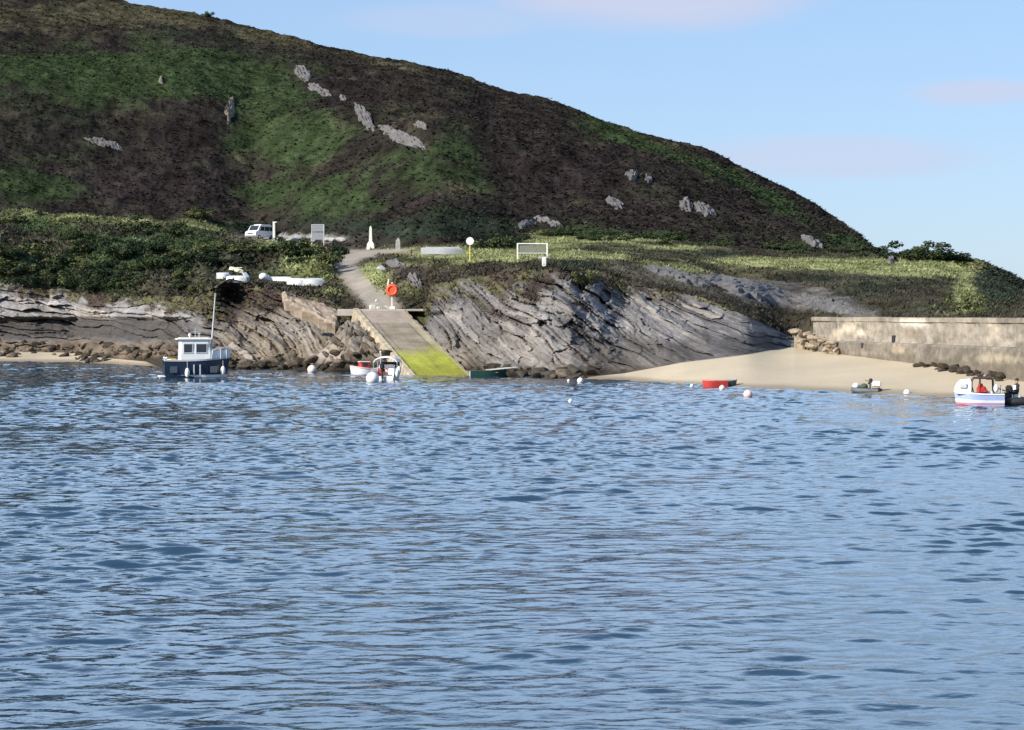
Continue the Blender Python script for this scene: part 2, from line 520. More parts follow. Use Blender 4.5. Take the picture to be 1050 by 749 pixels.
# how rough: scrubby bank on the left is lumpy, terrace grass smooth
rough = np.where(ishill, 1.0, np.where(isbank, .7, .5))
rough = rough * (1 - .75 * (1 - leftb) * ister)
track_pts = [(394, 316, 34), (386, 308, 34), (372, 295, 27), (358, 281, 24), (354, 270, 22), (361, 262, 30), (378, 258.5, 44), (412, 257.5, 40)]
trk = np.zeros_like(pxh)
for (a, b) in zip(track_pts[:-1], track_pts[1:]):
    for k in range(8):
        q = k / 8
        cx, cy, w = [a[i] + (b[i] - a[i]) * q for i in range(3)]
        ry = 4.5 if w < 38 else 2.2
        trk = np.maximum(trk, np.exp(-(np.abs((pxh - cx) / (w * .5)) ** 4) - np.abs((pyh - cy) / ry) ** 4))
rough = rough * (1 - .93 * np.clip(trk * 1.4, 0, 1))
# parking place by the van is level gravel
car = np.exp(-(np.abs((pxh - 300) / 52)) ** 4 - (np.abs((pyh - 244.5) / 4.5)) ** 4)
rough = rough * (1 - .8 * car)
edge = np.where(isbank, sst(0, .1, th_), 1.0)
bt = np.exp(-(np.abs((pxh - 241) / 26)) ** 4 - (np.abs((pyh - 284) / 9)) ** 4) + np.exp(-(np.abs((pxh - 297) / 42)) ** 4 - (np.abs((pyh - 290 - (pxh - 297) * .1) / 6)) ** 4) + np.exp(-(np.abs((pxh - 453) / 27)) ** 4 - (np.abs((pyh - 259) / 6)) ** 4)
bt = np.clip(bt, 0, 1)
rough = rough * (1 - .85 * bt)
dz = fine * rough * edge
dz = dz + np.where(ishill, 0, 1) * leftb * hum * 2.0 * edge * (1 - np.clip(trk + car + bt, 0, 1)) * np.where(isbank, 1, 1 - sst(.5, .95, th_) * .6)
rel = np.where(sgh == 5, np.sin(PI * np.clip(th_, 0, 1)), 0) * np.clip((zE - zD) / 30, 0, 1)[None, :]
dz = dz + rel * (fbm(xh / 55, yh / 45, 3, 81) * 4.5 + fbm(xh / 16, yh / 14, 3, 83) * 1.3)
slab2 = np.exp(-(np.abs((pxh - 805 - (pyh - 305) * 2.2) / 62)) ** 4 - (np.abs((pyh - 306 - (pxh - 805) * .1) / 15)) ** 4)
lg = (yh * .55 + xh * .28) / 1.9 + .8 * fbm(xh / 5, yh / 4, 3, 86)
dz = dz * (1 - .7 * slab2) + slab2 * ((lg - np.floor(lg)) * .55 + .25 * fbm(xh / 1.2, yh / 1.2, 3, 87))
Zsm = Z.copy(); Z[rows_h] += dz; Zsm[rows_h] += dz - fine * rough * edge * .8

# --- beach ripples
rb = row['beach']
Z[rb] += fbm(X[rb] / 6, D[rb] / 6, 3, 91) * .05 * np.sin(PI * T[rb])

# --- slipway footprint: cut the rock down so the concrete lies clear of it
SL_T, SL_B = (at(368, 319, 211.5), at(413, 319, 211.5)), (at(425.5, 386, 190), at(481, 386, 190))
X = Xg()


def slip_uv(x, y):
    # v 0 at the top edge .. 1 at the water, u across
    v = (SL_T[0].y - y) / (SL_T[0].y - SL_B[0].y)
    xl = SL_T[0].x + (SL_B[0].x - SL_T[0].x) * v
    xr = SL_T[1].x + (SL_B[1].x - SL_T[1].x) * v
    return (x - xl) / (xr - xl), v


u_, v_ = slip_uv(X[rc], D[rc])
zsl = SL_T[0].z + (SL_B[0].z - SL_T[0].z) * v_
win = sst(-.22, -.1, u_) * (1 - sst(1.02, 1.2, u_)) * sst(-.35, -.2, v_)
Zc = Z[rc]
Z[rc] = Zc + win * np.minimum(0, zsl - .45 - Zc)
lw = sst(-1.6, -.3, u_) * (1 - sst(-.12, -.1, u_)) * sst(-.1, .05, v_) * (1 - sst(.95, 1.1, v_))
Z[rc] = Z[rc] + lw * np.minimum(0, zsl - .35 - Z[rc])

fl = sst(-1.2, -.35, u_) * (1 - sst(-.08, .02, u_)) * sst(-.02, .08, v_) * (1 - sst(.80, .98, v_))
ztop = zsl - .35 + (u_ + .1) * .9 + (1 - 2.5 * np.abs(fbm(X[rc] / 1.1 + D[rc] / 3, D[rc] / 1.3 - X[rc] / 3, 4, 66))) * .4 - .2
Z[rc] = Z[rc] + fl * np.maximum(0, ztop - Z[rc])
P = np.stack([X, D, Z], -1)
PY = HY - F * (Z - H) / D
Psm = np.stack([X, D, Zsm], -1); PYsm = HY - F * (Zsm - H) / D


# ------------------------------------------------------------------ ground cover map (kinds of plant and rock, by place)
def blob(px, py, lst):
    t = np.zeros(px.shape)
    for (cx, cy, rx, ry, w, *rot) in lst:
        dx, dy = px - cx, py - cy
        if rot:
            a = R(rot[0]); dx, dy = dx * math.cos(a) + dy * math.sin(a), -dx * math.sin(a) + dy * math.cos(a)
        t = t + w * np.exp(-(dx / rx) ** 2 - (dy / ry) ** 2)
    return t


HEATH = np.array((.025, .0205, .019)); BRACK = np.array((.034, .050, .022)); BROWN = np.array((.034, .026, .025))
DRY = np.array((.152, .162, .074)); GRASS = np.array((.125, .135, .052)); GORSE = np.array((.022, .029, .020)); OLIVE = np.array((.066, .060, .036))
n1 = fbm(xh / 9, yh / 14, 5, 101, .62)
n2 = fbm(xh / 9 + 40, yh / 14, 5, 103, .62)
n3 = fbm(xh / 3, yh / 5, 4, 105, .6)
n4 = fbm(xh / 28, yh / 36, 3, 107)
p_brk = blob(pxh, pyh, [(60, 80, 120, 32, 1.2), (180, 85, 110, 34, 1.3), (280, 110, 55, 26, 1.0), (40, 185, 70, 28, 1.05), (300, 150, 60, 16, .95), (420, 168, 60, 18, .7), (290, 192, 100, 14, .85), (350, 208, 90, 10, .7), (480, 175, 40, 18, .7),
                        (550, 94, 36, 7, 1.0, 18), (640, 140, 48, 8, 1.3, 24), (720, 172, 50, 13, 1.4, 22), (800, 212, 46, 9, 1.2, 34), (760, 240, 60, 8, .7), (850, 252, 50, 8, .9), (640, 240, 60, 6, .5),
                        (100, 278, 130, 26, 1.0), (200, 250, 60, 14, .8), (20, 235, 60, 10, .7), (600, 225, 50, 8, .3), (340, 220, 70, 10, .5)])
p_brn = blob(pxh, pyh, [(130, 190, 140, 22, .9), (30, 160, 60, 20, .5), (560, 180, 90, 30, .6), (640, 215, 60, 18, .6), (560, 140, 50, 20, .4), (230, 215, 80, 8, .5), (740, 225, 50, 10, .3), (400, 95, 60, 20, .3), (1020, 275, 30, 14, .9), (450, 276, 60, 8, .7), (510, 275, 30, 6, .7), (410, 290, 22, 14, 1.0), (270, 225, 80, 6, .5)])
p_oli = blob(pxh, pyh, [(60, 15, 120, 18, 1.1), (200, 25, 80, 8, 1.1, 12), (300, 44, 50, 5, 1.0, 16), (400, 66, 60, 5, .8, 12), (465, 182, 24, 15, .9), (520, 188, 50, 8, .6), (640, 133, 60, 4, .7, 24), (850, 262, 40, 6, .5), (660, 282, 70, 8, 1.0), (760, 290, 50, 8, .7), (500, 276, 90, 6, .75), (730, 264, 70, 5, .5), (500, 232, 50, 6, .4), (700, 152, 30, 5, .6, 20)])
p_gra = blob(pxh, pyh, [(130, 229, 80, 7, .9), (220, 236, 50, 6, .8), (50, 226, 50, 6, .7), (300, 262, 30, 14, 1.2), (320, 285, 30, 7, .9), (280, 250, 40, 5, .9), (380, 285, 12, 16, 1.3), (390, 300, 9, 9, 1.0),
                        (520, 263, 70, 6, 1.6), (440, 258, 50, 6, 1.4), (570, 248, 40, 7, 1.3), (640, 246, 60, 4, 1.0), (610, 262, 50, 4, 1.1), (700, 254, 60, 3, 1.0), (690, 276, 50, 5, 1.0, 6), (850, 271, 120, 6, 1.9, 1), (950, 276, 60, 8, 1.6), (965, 271, 26, 4, 1.2),
                        (990, 300, 14, 20, 1.3), (600, 283, 20, 8, .9), (560, 238, 30, 3, .6), (470, 274, 40, 6, .6), (420, 272, 24, 5, .6), (405, 288, 16, 12, .9), (425, 300, 14, 10, .8), (340, 302, 18, 6, .8)])
p_gor = blob(pxh, pyh, [(200, 40, 120, 12, .8, 14), (60, 130, 60, 14, .7), (350, 228, 150, 12, .95), (480, 220, 80, 14, .8), (440, 240, 70, 8, 1.2), (490, 195, 40, 12, .6), (20, 270, 60, 20, .6), (150, 285, 120, 14, .9), (245, 235, 30, 6, 1.0), (320, 244, 60, 3, .2),
                        (650, 257, 55, 4, .8), (730, 262, 55, 3.5, .8), (600, 253, 25, 3, .8), (590, 275, 40, 5, .8), (900, 298, 80, 12, 1.0), (830, 286, 60, 4, .7), (1030, 300, 40, 16, 1.0), (560, 273, 40, 4, .6), (430, 280, 24, 8, .3), (390, 265, 14, 4, .3), (800, 215, 60, 16, .3, 34), (940, 259, 50, 4, 1.6), (1020, 280, 34, 12, 1.2)])
w_h = .62 + .5 * n1
sc = np.stack([w_h, p_brk + .55 * n2 + .1 * n3, p_brn + .4 * n1 + .15 * n3, p_oli + .5 * n3 + .2 * n4, p_gra + .35 * n3, p_gor + .35 * n2 - .1], -1)
nq = fbm(xh / 4.5 + 9, yh / 7, 5, 108, .68); nq2 = fbm(xh / 4.5 - 9, yh / 7, 5, 109, .68)
sc[..., 1] += .55 * nq; sc[..., 0] += .25 * nq2; sc[..., 2] += .4 * nq2; sc[..., 3] += .3 * nq
sc = np.exp(sc * 7.5); sc /= sc.sum(-1, keepdims=True)
grc = GRASS + (DRY - GRASS) * np.clip(.5 + .9 * n3 + .4 * sst(400, 520, pxh), 0, 1)[..., None]
HEATHL = np.where((sgh < 5)[..., None], np.array((.034, .030, .022)), HEATH)
Ch = sc[..., 0:1] * HEATHL + sc[..., 1:2] * BRACK + sc[..., 2:3] * BROWN + sc[..., 3:4] * OLIVE + sc[..., 4:5] * grc + sc[..., 5:6] * GORSE
tex = fbm(xh / 1.3, yh / 2.2, 4, 113, .65)
Ch = Ch * np.clip(1 + .45 * n3 + .58 * tex, .25, 2.2)[..., None] * np.where(sgh < 5, 1.45, 1.0)[..., None]
# second rock tier above the quay, pale stony bits
rk3 = np.exp(-((pxh - 690) / 70) ** 4 - ((pyh - 288 - (pxh - 690) * .28) / 8) ** 4) * .9
rk2 = np.clip(np.maximum((slab2 - .4) * 3.5 + .9 * n3, rk3 + .8 * n2 - .45), 0, 1)[..., None]
stre = fbm((xh - yh * .3) / 6, (yh + xh * .4) / .8, 4, 111)
Ch = Ch * (1 - .6 * rk2) + .6 * rk2 * (np.array((.135, .125, .12)) * (1 + .6 * n3[..., None] + .3 * stre[..., None]))
Ch = Ch * (1 - np.clip(trk, 0, 1)[..., None]) + np.clip(trk, 0, 1)[..., None] * np.array((.27, .235, .19)) * (1 + .25 * n3[..., None])
Ch = Ch * (1 - car[..., None]) + car[..., None] * np.array((.25, .24, .22)) * (1 + .3 * n3[..., None])
C = np.zeros(P.shape)
C[rows_h] = np.clip(Ch, .005, .9)

# cliff colours by rock, tide zone, lichen
xs, zs = X[rc], Z[rc]
nn = fbm(xs / 1.6, zs / 1.6, 4, 121); nb = fbm(xs / 5, zs / 4, 3, 123)
grey = np.array((.150, .144, .144)); tan = np.array((.185, .150, .108)); black = np.array((.05, .045, .042)); wrack = np.array((.035, .026, .016)); pale = np.array((.33, .30, .27))
lowl = (leftw * (1 - sst(1.6, 2.6, zs + .5 * nn)))[..., None]
tanw = np.clip(np.interp(PX, [-20, 200, 240, 300, 420, 440, 1500], [.05, .1, .5, .6, .5, .0, .0])[None, :] + .5 * nb + np.clip(1 - zs / 3.5, 0, 1) * .55, 0, 1)[..., None]
cr = grey * (1 - tanw) + tan * tanw
lich = fbm(ss / .5, rr / 3.0, 4, 127, .6); lich2 = fbm(ss / 2.2, rr / 6, 3, 128)
cr = cr * (.72 + .22 * h1 + .25 * h2 + .16 * h3)[..., None] * (1 + .35 * nn[..., None] + .45 * lich[..., None] + .35 * lich2[..., None])
pw = (np.clip(h2 - .78, 0, 1) * 2.6)[..., None]
cr = cr * (1 - pw) + pale * pw

cr = cr * (1 - lowl) + np.array((.13, .10, .07)) * (1 + .6 * nn[..., None]) * lowl
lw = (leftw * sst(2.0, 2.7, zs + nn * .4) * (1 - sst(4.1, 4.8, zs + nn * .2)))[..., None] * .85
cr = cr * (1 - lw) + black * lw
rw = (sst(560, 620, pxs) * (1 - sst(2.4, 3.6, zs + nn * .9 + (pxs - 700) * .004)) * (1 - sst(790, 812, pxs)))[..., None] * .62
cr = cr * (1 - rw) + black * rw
ww = (1 - sst(.35, 1.2, zs + nn * .5))[..., None]
lp = (leftw * sst(4.4, 4.9, zs + .3 * nn))[..., None]
cr = cr * (1 + .55 * lp)
cr = cr * (1 - ww) + wrack * ww
vt = np.interp(PX, [-420, 0, 60, 200, 215, 260, 300, 350, 440, 480, 560, 620, 680, 760, 815, 830, 1500], [.8, .85, .9, .8, .6, .80, .80, .9, .80, .86, .86, .88, .9, .95, .98, .6, .5])[None, :]
veg = sst(-.06, .06, ts - vt + .14 * fbm(ss / 1.1, rr / 4.5, 3, 140) + .12 * nb + .12 * nn - .08 * cliff_h[3])
q1 = sst(-.25, .3, nb + .6 * fbm(xs / .7, zs / .5, 3, 129))[..., None]; q2 = sst(-.3, .3, nn + .5 * fbm(xs / .5, zs / .4, 3, 130))[..., None]
vcol = np.array((.050, .036, .030)) * q1 + (1 - q1) * (np.array((.105, .098, .046)) * q2 + np.array((.055, .055, .028)) * (1 - q2))
cr = cr * (1 - veg[..., None]) + vcol * veg[..., None]
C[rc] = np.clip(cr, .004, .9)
VEGC = veg
# sand
rs = np.concatenate([row['bed'], row['beach']])
zs_ = Z[rs]
wet = (1 - sst(.06, .32, zs_ + .05 * fbm(X[rs] / 3, D[rs] / 3, 2, 131)))[..., None]
sn = fbm(X[rs] / 4, D[rs] / 10, 4, 133)[..., None]
C[rs] = (np.array((.47, .395, .28)) * (1 - wet) + np.array((.27, .22, .155)) * wet) * (1 + .11 * sn)
stony = ((1 - sst(575, 600, PXg[rs])) * sst(160, 168, PXg[rs]))[..., None]
C[rs] = C[rs] * (1 - stony) + wrack * stony

i0, i1 = rc[0], rc[-1] + 1
face_all = np.zeros((P.shape[0] - 1, P.shape[1] - 1), bool)


def band(a, b):
    m = face_all.copy(); m[a:b] = True
    return m


tag(grid_obj('beach', P, C, M_SAND, band(0, i0)), 'pale sand beach below the cliff and quay wall', kind='structure')
tag(grid_obj('rocky_cliff', P, C, M_ROCK, band(i0, i1)), 'grey bedded rock cliff along the shore', kind='structure')
tm = np.zeros(P.shape[:2]); tm[rows_h] = trk
tmf = (tm[:-1, :-1] > .5)
hm = band(i1, P.shape[0])
tag(grid_obj('hillside', P, C, M_LAND, hm & ~tmf), 'dark moorland hill of heather and bracken', kind='structure')
tag(grid_obj('gravel_track', P, C, M_CONC, hm & tmf), 'pale gravel track climbing from the slipway', kind='structure')


def on_land(px, py, smooth=False):
    c = int(np.argmin(np.abs(PX - px)))
    st = row['beach'][0]
    A_, B_ = (PYsm, Psm) if smooth else (PY, P)
    hit = np.nonzero(A_[st:, c] <= py)[0]
    if len(hit) == 0: return Vector(B_[row['hill'][-1], c])
    r_ = st + hit[0]
    if r_ > st and r_ > i0:      # between two rows
        a, b = A_[r_ - 1, c], A_[r_, c]
        t_ = 0 if a == b else min(1, max(0, (a - py) / (a - b)))
        return Vector(B_[r_ - 1, c] * (1 - t_) + B_[r_, c] * t_)
    return Vector(B_[r_, c])


# ------------------------------------------------------------------ low plants: tufts over bank, hill and cliff top (uncountable ground cover)
def tufts(name, rows, n, size, prob, colmul=1.0, zlo=.35, zhi=1.0):
    rsel = rows[RNG.randint(0, len(rows), n)]
    csel = RNG.randint(60, len(PX) - 70, n)
    pr = prob[np.searchsorted(rows, rsel), csel]
    ok = RNG.rand(n) < pr
    rsel, csel = rsel[ok], csel[ok]
    n = len(rsel)
    base = P[rsel, csel] + np.stack([RNG.normal(0, .12, n), RNG.normal(0, .4, n), np.zeros(n)], -1)
    col = C[rsel, csel] * (0.75 + .6 * RNG.rand(n, 1)) * colmul
    V, K = [], []
    for k in range(3):
        s = size * (.5 + RNG.rand(n))
        a = RNG.rand(n) * 2 * PI; b = RNG.rand(n) * 2 * PI
        w = s * .32
        up = np.stack([np.cos(a) * s * .75, np.sin(a) * s * .75, s * (zlo + (zhi - zlo) * RNG.rand(n))], -1)
        sd = np.stack([np.cos(b) * w, np.sin(b) * w, np.zeros(n)], -1)
        o = base + np.stack([RNG.normal(0, .25, n) * size, RNG.normal(0, .25, n) * size, np.full(n, -.08)], -1)
        V.append(np.stack([o - sd, o + sd, o + up], 1))
        K.append(np.repeat((col * (.85 + .3 * RNG.rand(n, 1)))[:, None, :], 3, 1))
    V = np.concatenate(V).reshape(-1, 3); K = np.concatenate(K).reshape(-1, 3)
    return tri_obj(name, V, np.clip(K, .004, .9), M_LEAF)


vis = np.ones((len(rows_h), len(PX)))
soft = (1 - np.clip(trk * 1.3 + car + bt * .9, 0, 1)) * (1 - np.clip(rk2[..., 0] * 1.5, 0, 1))
isr = np.searchsorted(rows_h, row['hill'])
tag(tufts('heather_and_bracken', row['hill'], 60000, .55, soft[isr], 1.1, .1, .45), 'dark heather and green bracken covering the hill', 'ground cover', kind='stuff')
lowr = np.concatenate([row['bank'], row['terrace']])
isl = np.searchsorted(rows_h, lowr)
tag(tufts('rough_grass', lowr, 60000, .27, (soft * .7 * (1 - leftb))[isl], 1.0), 'rough olive grass on the terrace above the rocks', 'ground cover', kind='stuff')
tag(tufts('bracken', lowr, 90000, .46, (soft * leftb * (1 - .8 * sst(.55, 1, T[rows_h]) * ister))[isl], 1.2, .15, .8), 'green bracken and rough grass above the rocks', 'ground cover', kind='stuff')
tag(tufts('clifftop_heather', rc, 26000, .26, VEGC * (PX < 826)[None, :]), 'tufts of heather and grass hanging over the cliff top', 'ground cover', kind='stuff')

# ------------------------------------------------------------------ sea
rowsD = np.concatenate([[3, 8, 14, 20, 25], np.arange(28, 60, .085), np.arange(60, 100, .15), np.arange(100, 170, .25), np.arange(170, 262, .42), np.geomspace(264, 16000, 30)])
ang = np.concatenate([np.linspace(-2600, -320, 24), np.arange(-306, -60, 2.5), np.arange(-60, 1112, 1.5), np.arange(1112, 1400, 2.5), np.linspace(1412, 3700, 24)])
AX, DY = np.meshgrid((ang - CX) / F, rowsD)
WX = AX * DY
WZ = np.zeros_like(WX)
wr = np.random.RandomState(5)
dxs = np.zeros_like(WX)
GS = np.zeros_like(WX); gv = 0.0
for k in range(84):
    lam = 0.40 * (2.8 / .40) ** (wr.rand() ** 1.1)
    a = R(-82) + wr.normal(0, .50)
    kk = 2 * PI / lam
    amp_ = .0044 * lam ** .95 * (1 if lam < 1.8 else .7)
    ph = (WX * math.cos(a) + DY * math.sin(a)) * kk + wr.rand() * 6.28 + 1.2 * math.sin(k)
    cell = np.maximum(np.gradient(rowsD)[:, None], .05)
    att = np.clip(1.6 - cell / lam * 2.2, 0, 1)
    sn_ = att * (np.exp(.95 * np.sin(ph)) - 1.24) * .78      # sharp crests, flat troughs
    WZ += amp_ * sn_
    if lam < .95 and abs(a - R(-82)) < .5: GS += sn_ * lam ** .5; gv += .5 * lam
GS /= math.sqrt(gv)
patch = np.clip(.55 + .8 * fbm(WX / 6, DY / 10, 3, 145) + .5 * fbm(WX / 30, DY / 50, 2, 146), .1, 1.5)
WZ += .012 * np.maximum(0, GS - .5) ** 1.3 * patch
grp = .75 + .6 * fbm(WX / 5, DY / 9, 3, 141) + .35 * fbm(WX / 25, DY / 40, 2, 143)
WZ = WZ * np.clip(grp, .35, 1.5)
fade = (sst(24, 29, DY) * (1 - sst(235, 262, DY))) * (1 - sst(1340, 1396, AX * F + CX)) * sst(-300, -250, AX * F + CX)
calm = 1 + .42 * sst(60, 150, DY)
WZ *= fade * calm
m, nt, b = new_mat('sea_water')
b.inputs['Base Color'].default_value = (.018, .045, .078, 1)
b.inputs['Roughness'].default_value = .035
b.inputs['IOR'].default_value = 1.333
geo = N(nt, 'ShaderNodeNewGeometry')
mp = N(nt, 'ShaderNodeMapping'); mp.inputs['Scale'].default_value = (1.0, 1.25, 1)
nt.links.new(geo.outputs['Position'], mp.inputs['Vector'])
no = N(nt, 'ShaderNodeTexNoise', Scale=3.0, Detail=3.0, Roughness=.5)
nt.links.new(mp.outputs[0], no.inputs['Vector'])
no2 = N(nt, 'ShaderNodeTexNoise', Scale=.55, Detail=3.0, Roughness=.5)
nt.links.new(mp.outputs[0], no2.inputs['Vector'])
ad = N(nt, 'ShaderNodeMath', operation='MULTIPLY_ADD'); ad.inputs[1].default_value = 2.2
nt.links.new(no2.outputs['Fac'], ad.inputs[0]); nt.links.new(no.outputs['Fac'], ad.inputs[2])
bp = N(nt, 'ShaderNodeBump', Strength=1.0, Distance=.016)
nt.links.new(ad.outputs[0], bp.inputs['Height']); nt.links.new(bp.outputs[0], b.inputs['Normal'])
M_SEA = m
sea = grid_obj('sea', np.stack([WX, DY, WZ], -1), None, M_SEA)
tag(sea, 'rippled blue sea of the sheltered bay', kind='structure')

# ------------------------------------------------------------------ quay wall (bottom of the beach on the right)
wA, wB = at(834, 360, 191), at(1100, 388, 139)
dirw = Vector((wB.x - wA.x, wB.y - wA.y, 0)); Lw = dirw.length; dirw.normalize()
nrm = Vector((dirw.y, -dirw.x, 0))
if nrm.x > 0: nrm = -nrm
prof = [(2.4, 4.45), (2.4, 4.72), (0.10, 4.74), (0.10, 4.73), (0.16, 4.70), (0.16, 4.42), (0.06, 4.38)]
prof += [(0.05 - (4.38 - z) * .02 * -1, z) for z in np.linspace(4.3, 2.95, 16)]
prof += [(.14, 2.9), (.55, 2.86), (.60, 2.80)] + [(.62 + (2.8 - z) * .12, z) for z in np.linspace(2.7, -.2, 30)]
prof[0] = (-2.4, 4.45); prof[1] = (-2.4, 4.72)
us = np.arange(0, Lw, .16)
WP = np.zeros((len(prof), len(us), 3)); WC = np.zeros_like(WP)
pn = np.array([p[0] for p in prof])[:, None]; pz = np.array([p[1] for p in prof])[:, None]
uu = np.broadcast_to(us, (len(prof), len(us)))
zz = np.broadcast_to(pz, uu.shape)
o_ = pn + np.where(zz < 4.4, fbm(uu / .8, zz / .5, 4, 151) * .06 + fbm(uu / 3, zz / 2, 2, 153) * .10, .012 * fbm(uu / 2, zz, 2, 155))
zz2 = zz + np.where(zz > 4.4, .03 * fbm(uu / 4, uu * 0, 2, 157), 0) - np.where(zz > 4.4, 1, 0) * (1 - sst(0, .5, uu)) * 0
WP[..., 0] = wA.x + dirw.x * uu + nrm.x * o_
WP[..., 1] = wA.y + dirw.y * uu + nrm.y * o_
WP[..., 2] = zz2
c1_, c2_ = np.array((.265, .232, .187)), np.array((.175, .152, .123))
nz = fbm(uu / 2.5, zz / .5, 4, 161); nz2 = fbm(uu / .5, zz / .4, 3, 163)
mixw = sst(2.75, 2.95, zz)[..., None]
WC[:] = (c2_ * (1 - mixw) + c1_ * mixw) * (1 + .38 * nz[..., None] + .34 * nz2[..., None])
lift = np.exp(-(((zz - 3.6) % .62) / .035) ** 2)      # lift joints between concrete pours
WC *= (1 - .25 * lift * (zz > 2.9))[..., None]
vj = np.exp(-(((uu + 1) % 7.5 - .05) / .07) ** 2)
WC *= (1 - .3 * vj)[..., None]
ushift = lambda px: float((lambda Dp: ((px - CX) / F * Dp - wA.x) * dirw.x + (Dp - wA.y) * dirw.y)(0)) if False else None


def wall_u(px):      # where along the wall the photo's column falls
    k = (px - CX) / F
    return (k * wA.y - wA.x) / (dirw.x - k * dirw.y)


for (px, z, ru, rz, col, w) in [(939, 4.40, 1.9, .34, (.62, .58, .50), .9), (872, 3.9, 1.6, .5, (.60, .52, .40), .6), (884, 3.5, 1.0, .3, (.62, .55, .42), .7), (930, 2.4, 1.0, .35, (.45, .36, .25), .6), (1020, 3.9, .5, .8, (.48, .42, .32), .5), (1035, 2.2, 2.5, .3, (.42, .35, .25), .5), (860, 3.4, 1.2, .4, (.55, .47, .36), .5), (935, 3.5, 1.2, .3, (.24, .2, .15), .6), (905, 2.5, 4, .2, (.22, .18, .13), .5)]:
    g = np.clip(1.6 * w * np.exp(-((uu - wall_u(px)) / (ru * 1.6)) ** 2 - ((zz - z) / rz) ** 2) + .3 * nz2 - .15, 0, 1)[..., None] * (np.exp(-((uu - wall_u(px)) / (ru * 2.6)) ** 4)[..., None])
    WC = WC * (1 - g) + np.array(col) * g
wd = (1 - sst(1.7, 2.3, zz + .4 * nz))[..., None] * .45
WC = WC * (1 - wd) + np.array((.12, .095, .06)) * wd
quay = thing('quay_wall', 'long tan concrete quay wall above the sand beach', 'wall', (0, 0, 0))
grid_obj('wall_face', WP, np.clip(WC, .01, .8), M_CONC, parent=quay, smooth=False)
# end cap toward the rocks: stepped broken masonry
ec = wA - dirw * 0.9
obj('wall_end', join(box((ec.x - .2, ec.y + .2, 1.8), (1.8, 1.6, 3.3), rz=math.atan2(dirw.y, dirw.x) + PI / 2 + .1, bev=.15)), mat('broken_masonry', (.30, .25, .18), .95, var=.4, scale=1.2, bump=.1), quay)
for px, s in ((918.5, 1.0), (893, .6)):
    u0 = wall_u(px)
    c = wA + dirw * u0 + nrm * (.10 + .0)
    zc_ = 3.12 if s == 1 else 2.62
    off = .12 if s == 1 else .62
    c = wA + dirw * u0 + nrm * off
    obj('drain_hole', join(box((c.x, c.y, zc_), (.5 * s, .22, .62 * s), rz=math.atan2(dirw.y, dirw.x), bev=.03)), M_DARK, quay)

# ------------------------------------------------------------------ slipway
nu, nv = 44, 120
uu, vv = np.meshgrid(np.linspace(0, 1, nu), np.linspace(0, 1, nv))
v2 = vv * 1.12


def slip_pt(u, v, lift=0):
    xl = SL_T[0].x + (SL_B[0].x - SL_T[0].x) * v; xr = SL_T[1].x + (SL_B[1].x - SL_T[1].x) * v
    y = SL_T[0].y + (SL_B[0].y - SL_T[0].y) * v
    return np.stack([xl + (xr - xl) * u, y, SL_T[0].z + (SL_B[0].z - SL_T[0].z) * v + lift], -1)


SP = slip_pt(uu, v2, fbm(uu * 6, v2 * 20, 3, 171) * .025)
zz = SP[..., 2]
n_ = fbm(uu * 5, v2 * 9, 4, 173); n5 = fbm(uu * 1.5, v2 * 30, 3, 175); n6 = fbm(uu * 14, v2 * 2.5, 3, 177)
g = np.clip(sst(2.45, 1.55, zz + .5 * n_ + .25 * n6), 0, 1)[..., None]
SC = np.array((.255, .215, .16)) * (1 + .25 * n_ + .2 * n5)[..., None]
strip_ = sst(.86, .9, uu)[..., None]
SC = SC * (1 - strip_) + np.array((.33, .30, .21)) * strip_ * (1 + .2 * n_[..., None])
SC = SC * (1 - .45 * np.exp(-(((uu * 3) % 1 - .5) / .03) ** 2) - .18 * np.exp(-(((v2 * 9) % 1 - .5) / .05) ** 2))[..., None]
topb = sst(.25, .18, v2)[..., None] if False else (1 - sst(.19, .21, v2))[..., None]
SC = SC * (1 - topb) + np.array((.33, .27, .22)) * topb * (1 + .15 * n_[..., None])
ALG = np.array((.27, .285, .045)) * (1 + .30 * n_ + .25 * n6)[..., None] * np.array((1.0, 1.0, 1.0))
gol = (1 - sst(.25, .75, zz + .2 * n_))[..., None] * .45
ALG = ALG * (1 - gol) + np.array((.24, .22, .035)) * gol
gyel = (sst(1.2, 2.2, zz + .4 * n_) * .5)[..., None]
ALG = ALG * (1 - gyel) + np.array((.36, .33, .08)) * gyel
SC = SC * (1 - g) + ALG * g
slip = thing('slipway', 'sloping concrete slipway with bright green weed at the waterline', 'slipway', (0, 0, 0))
grid_obj('ramp', SP, np.clip(SC, .01, .8), M_CONC, parent=slip)
# side walls
for side in (0, 1):
    k = 50
    vs = np.linspace(-.02, 1.12, k)
    rings = []
    for i, v in enumerate(vs):
        a = slip_pt(np.array(0.0 if side == 0 else 1.0), np.array(v))
        wob = .05 * math.sin(i * 1.7) + .04 * math.sin(i * .77)
        sgn = -1 if side == 0 else 1
        wd_ = .42 if side == 0 else .30
        hh = .16 if side == 0 else .05
        rings.append([(a[0], a[1], a[2] + hh + wob * .3), (a[0] + sgn * (wd_ + wob), a[1], a[2] + hh - .04 + wob * .4), (a[0] + sgn * (wd_ + .35 + wob), a[1], a[2] - 1.9), (a[0], a[1], a[2] - 1.9)])
    obj('kerb_wall', loft(rings), mat('pale_kerb_concrete', (.36, .30, .21), .9, var=.45, scale=1.6, bump=.05) if side == 0 else mat('slip_edge_concrete', (.30, .25, .17), .9, var=.3, scale=1.6, bump=.05), slip)
tl, tr = at(350, 317.2, 212.0), at(461, 317.2, 212.0)
pm = mat('platform_concrete', (.40, .355, .30), .9, var=.25, scale=1.2, bump=.03)
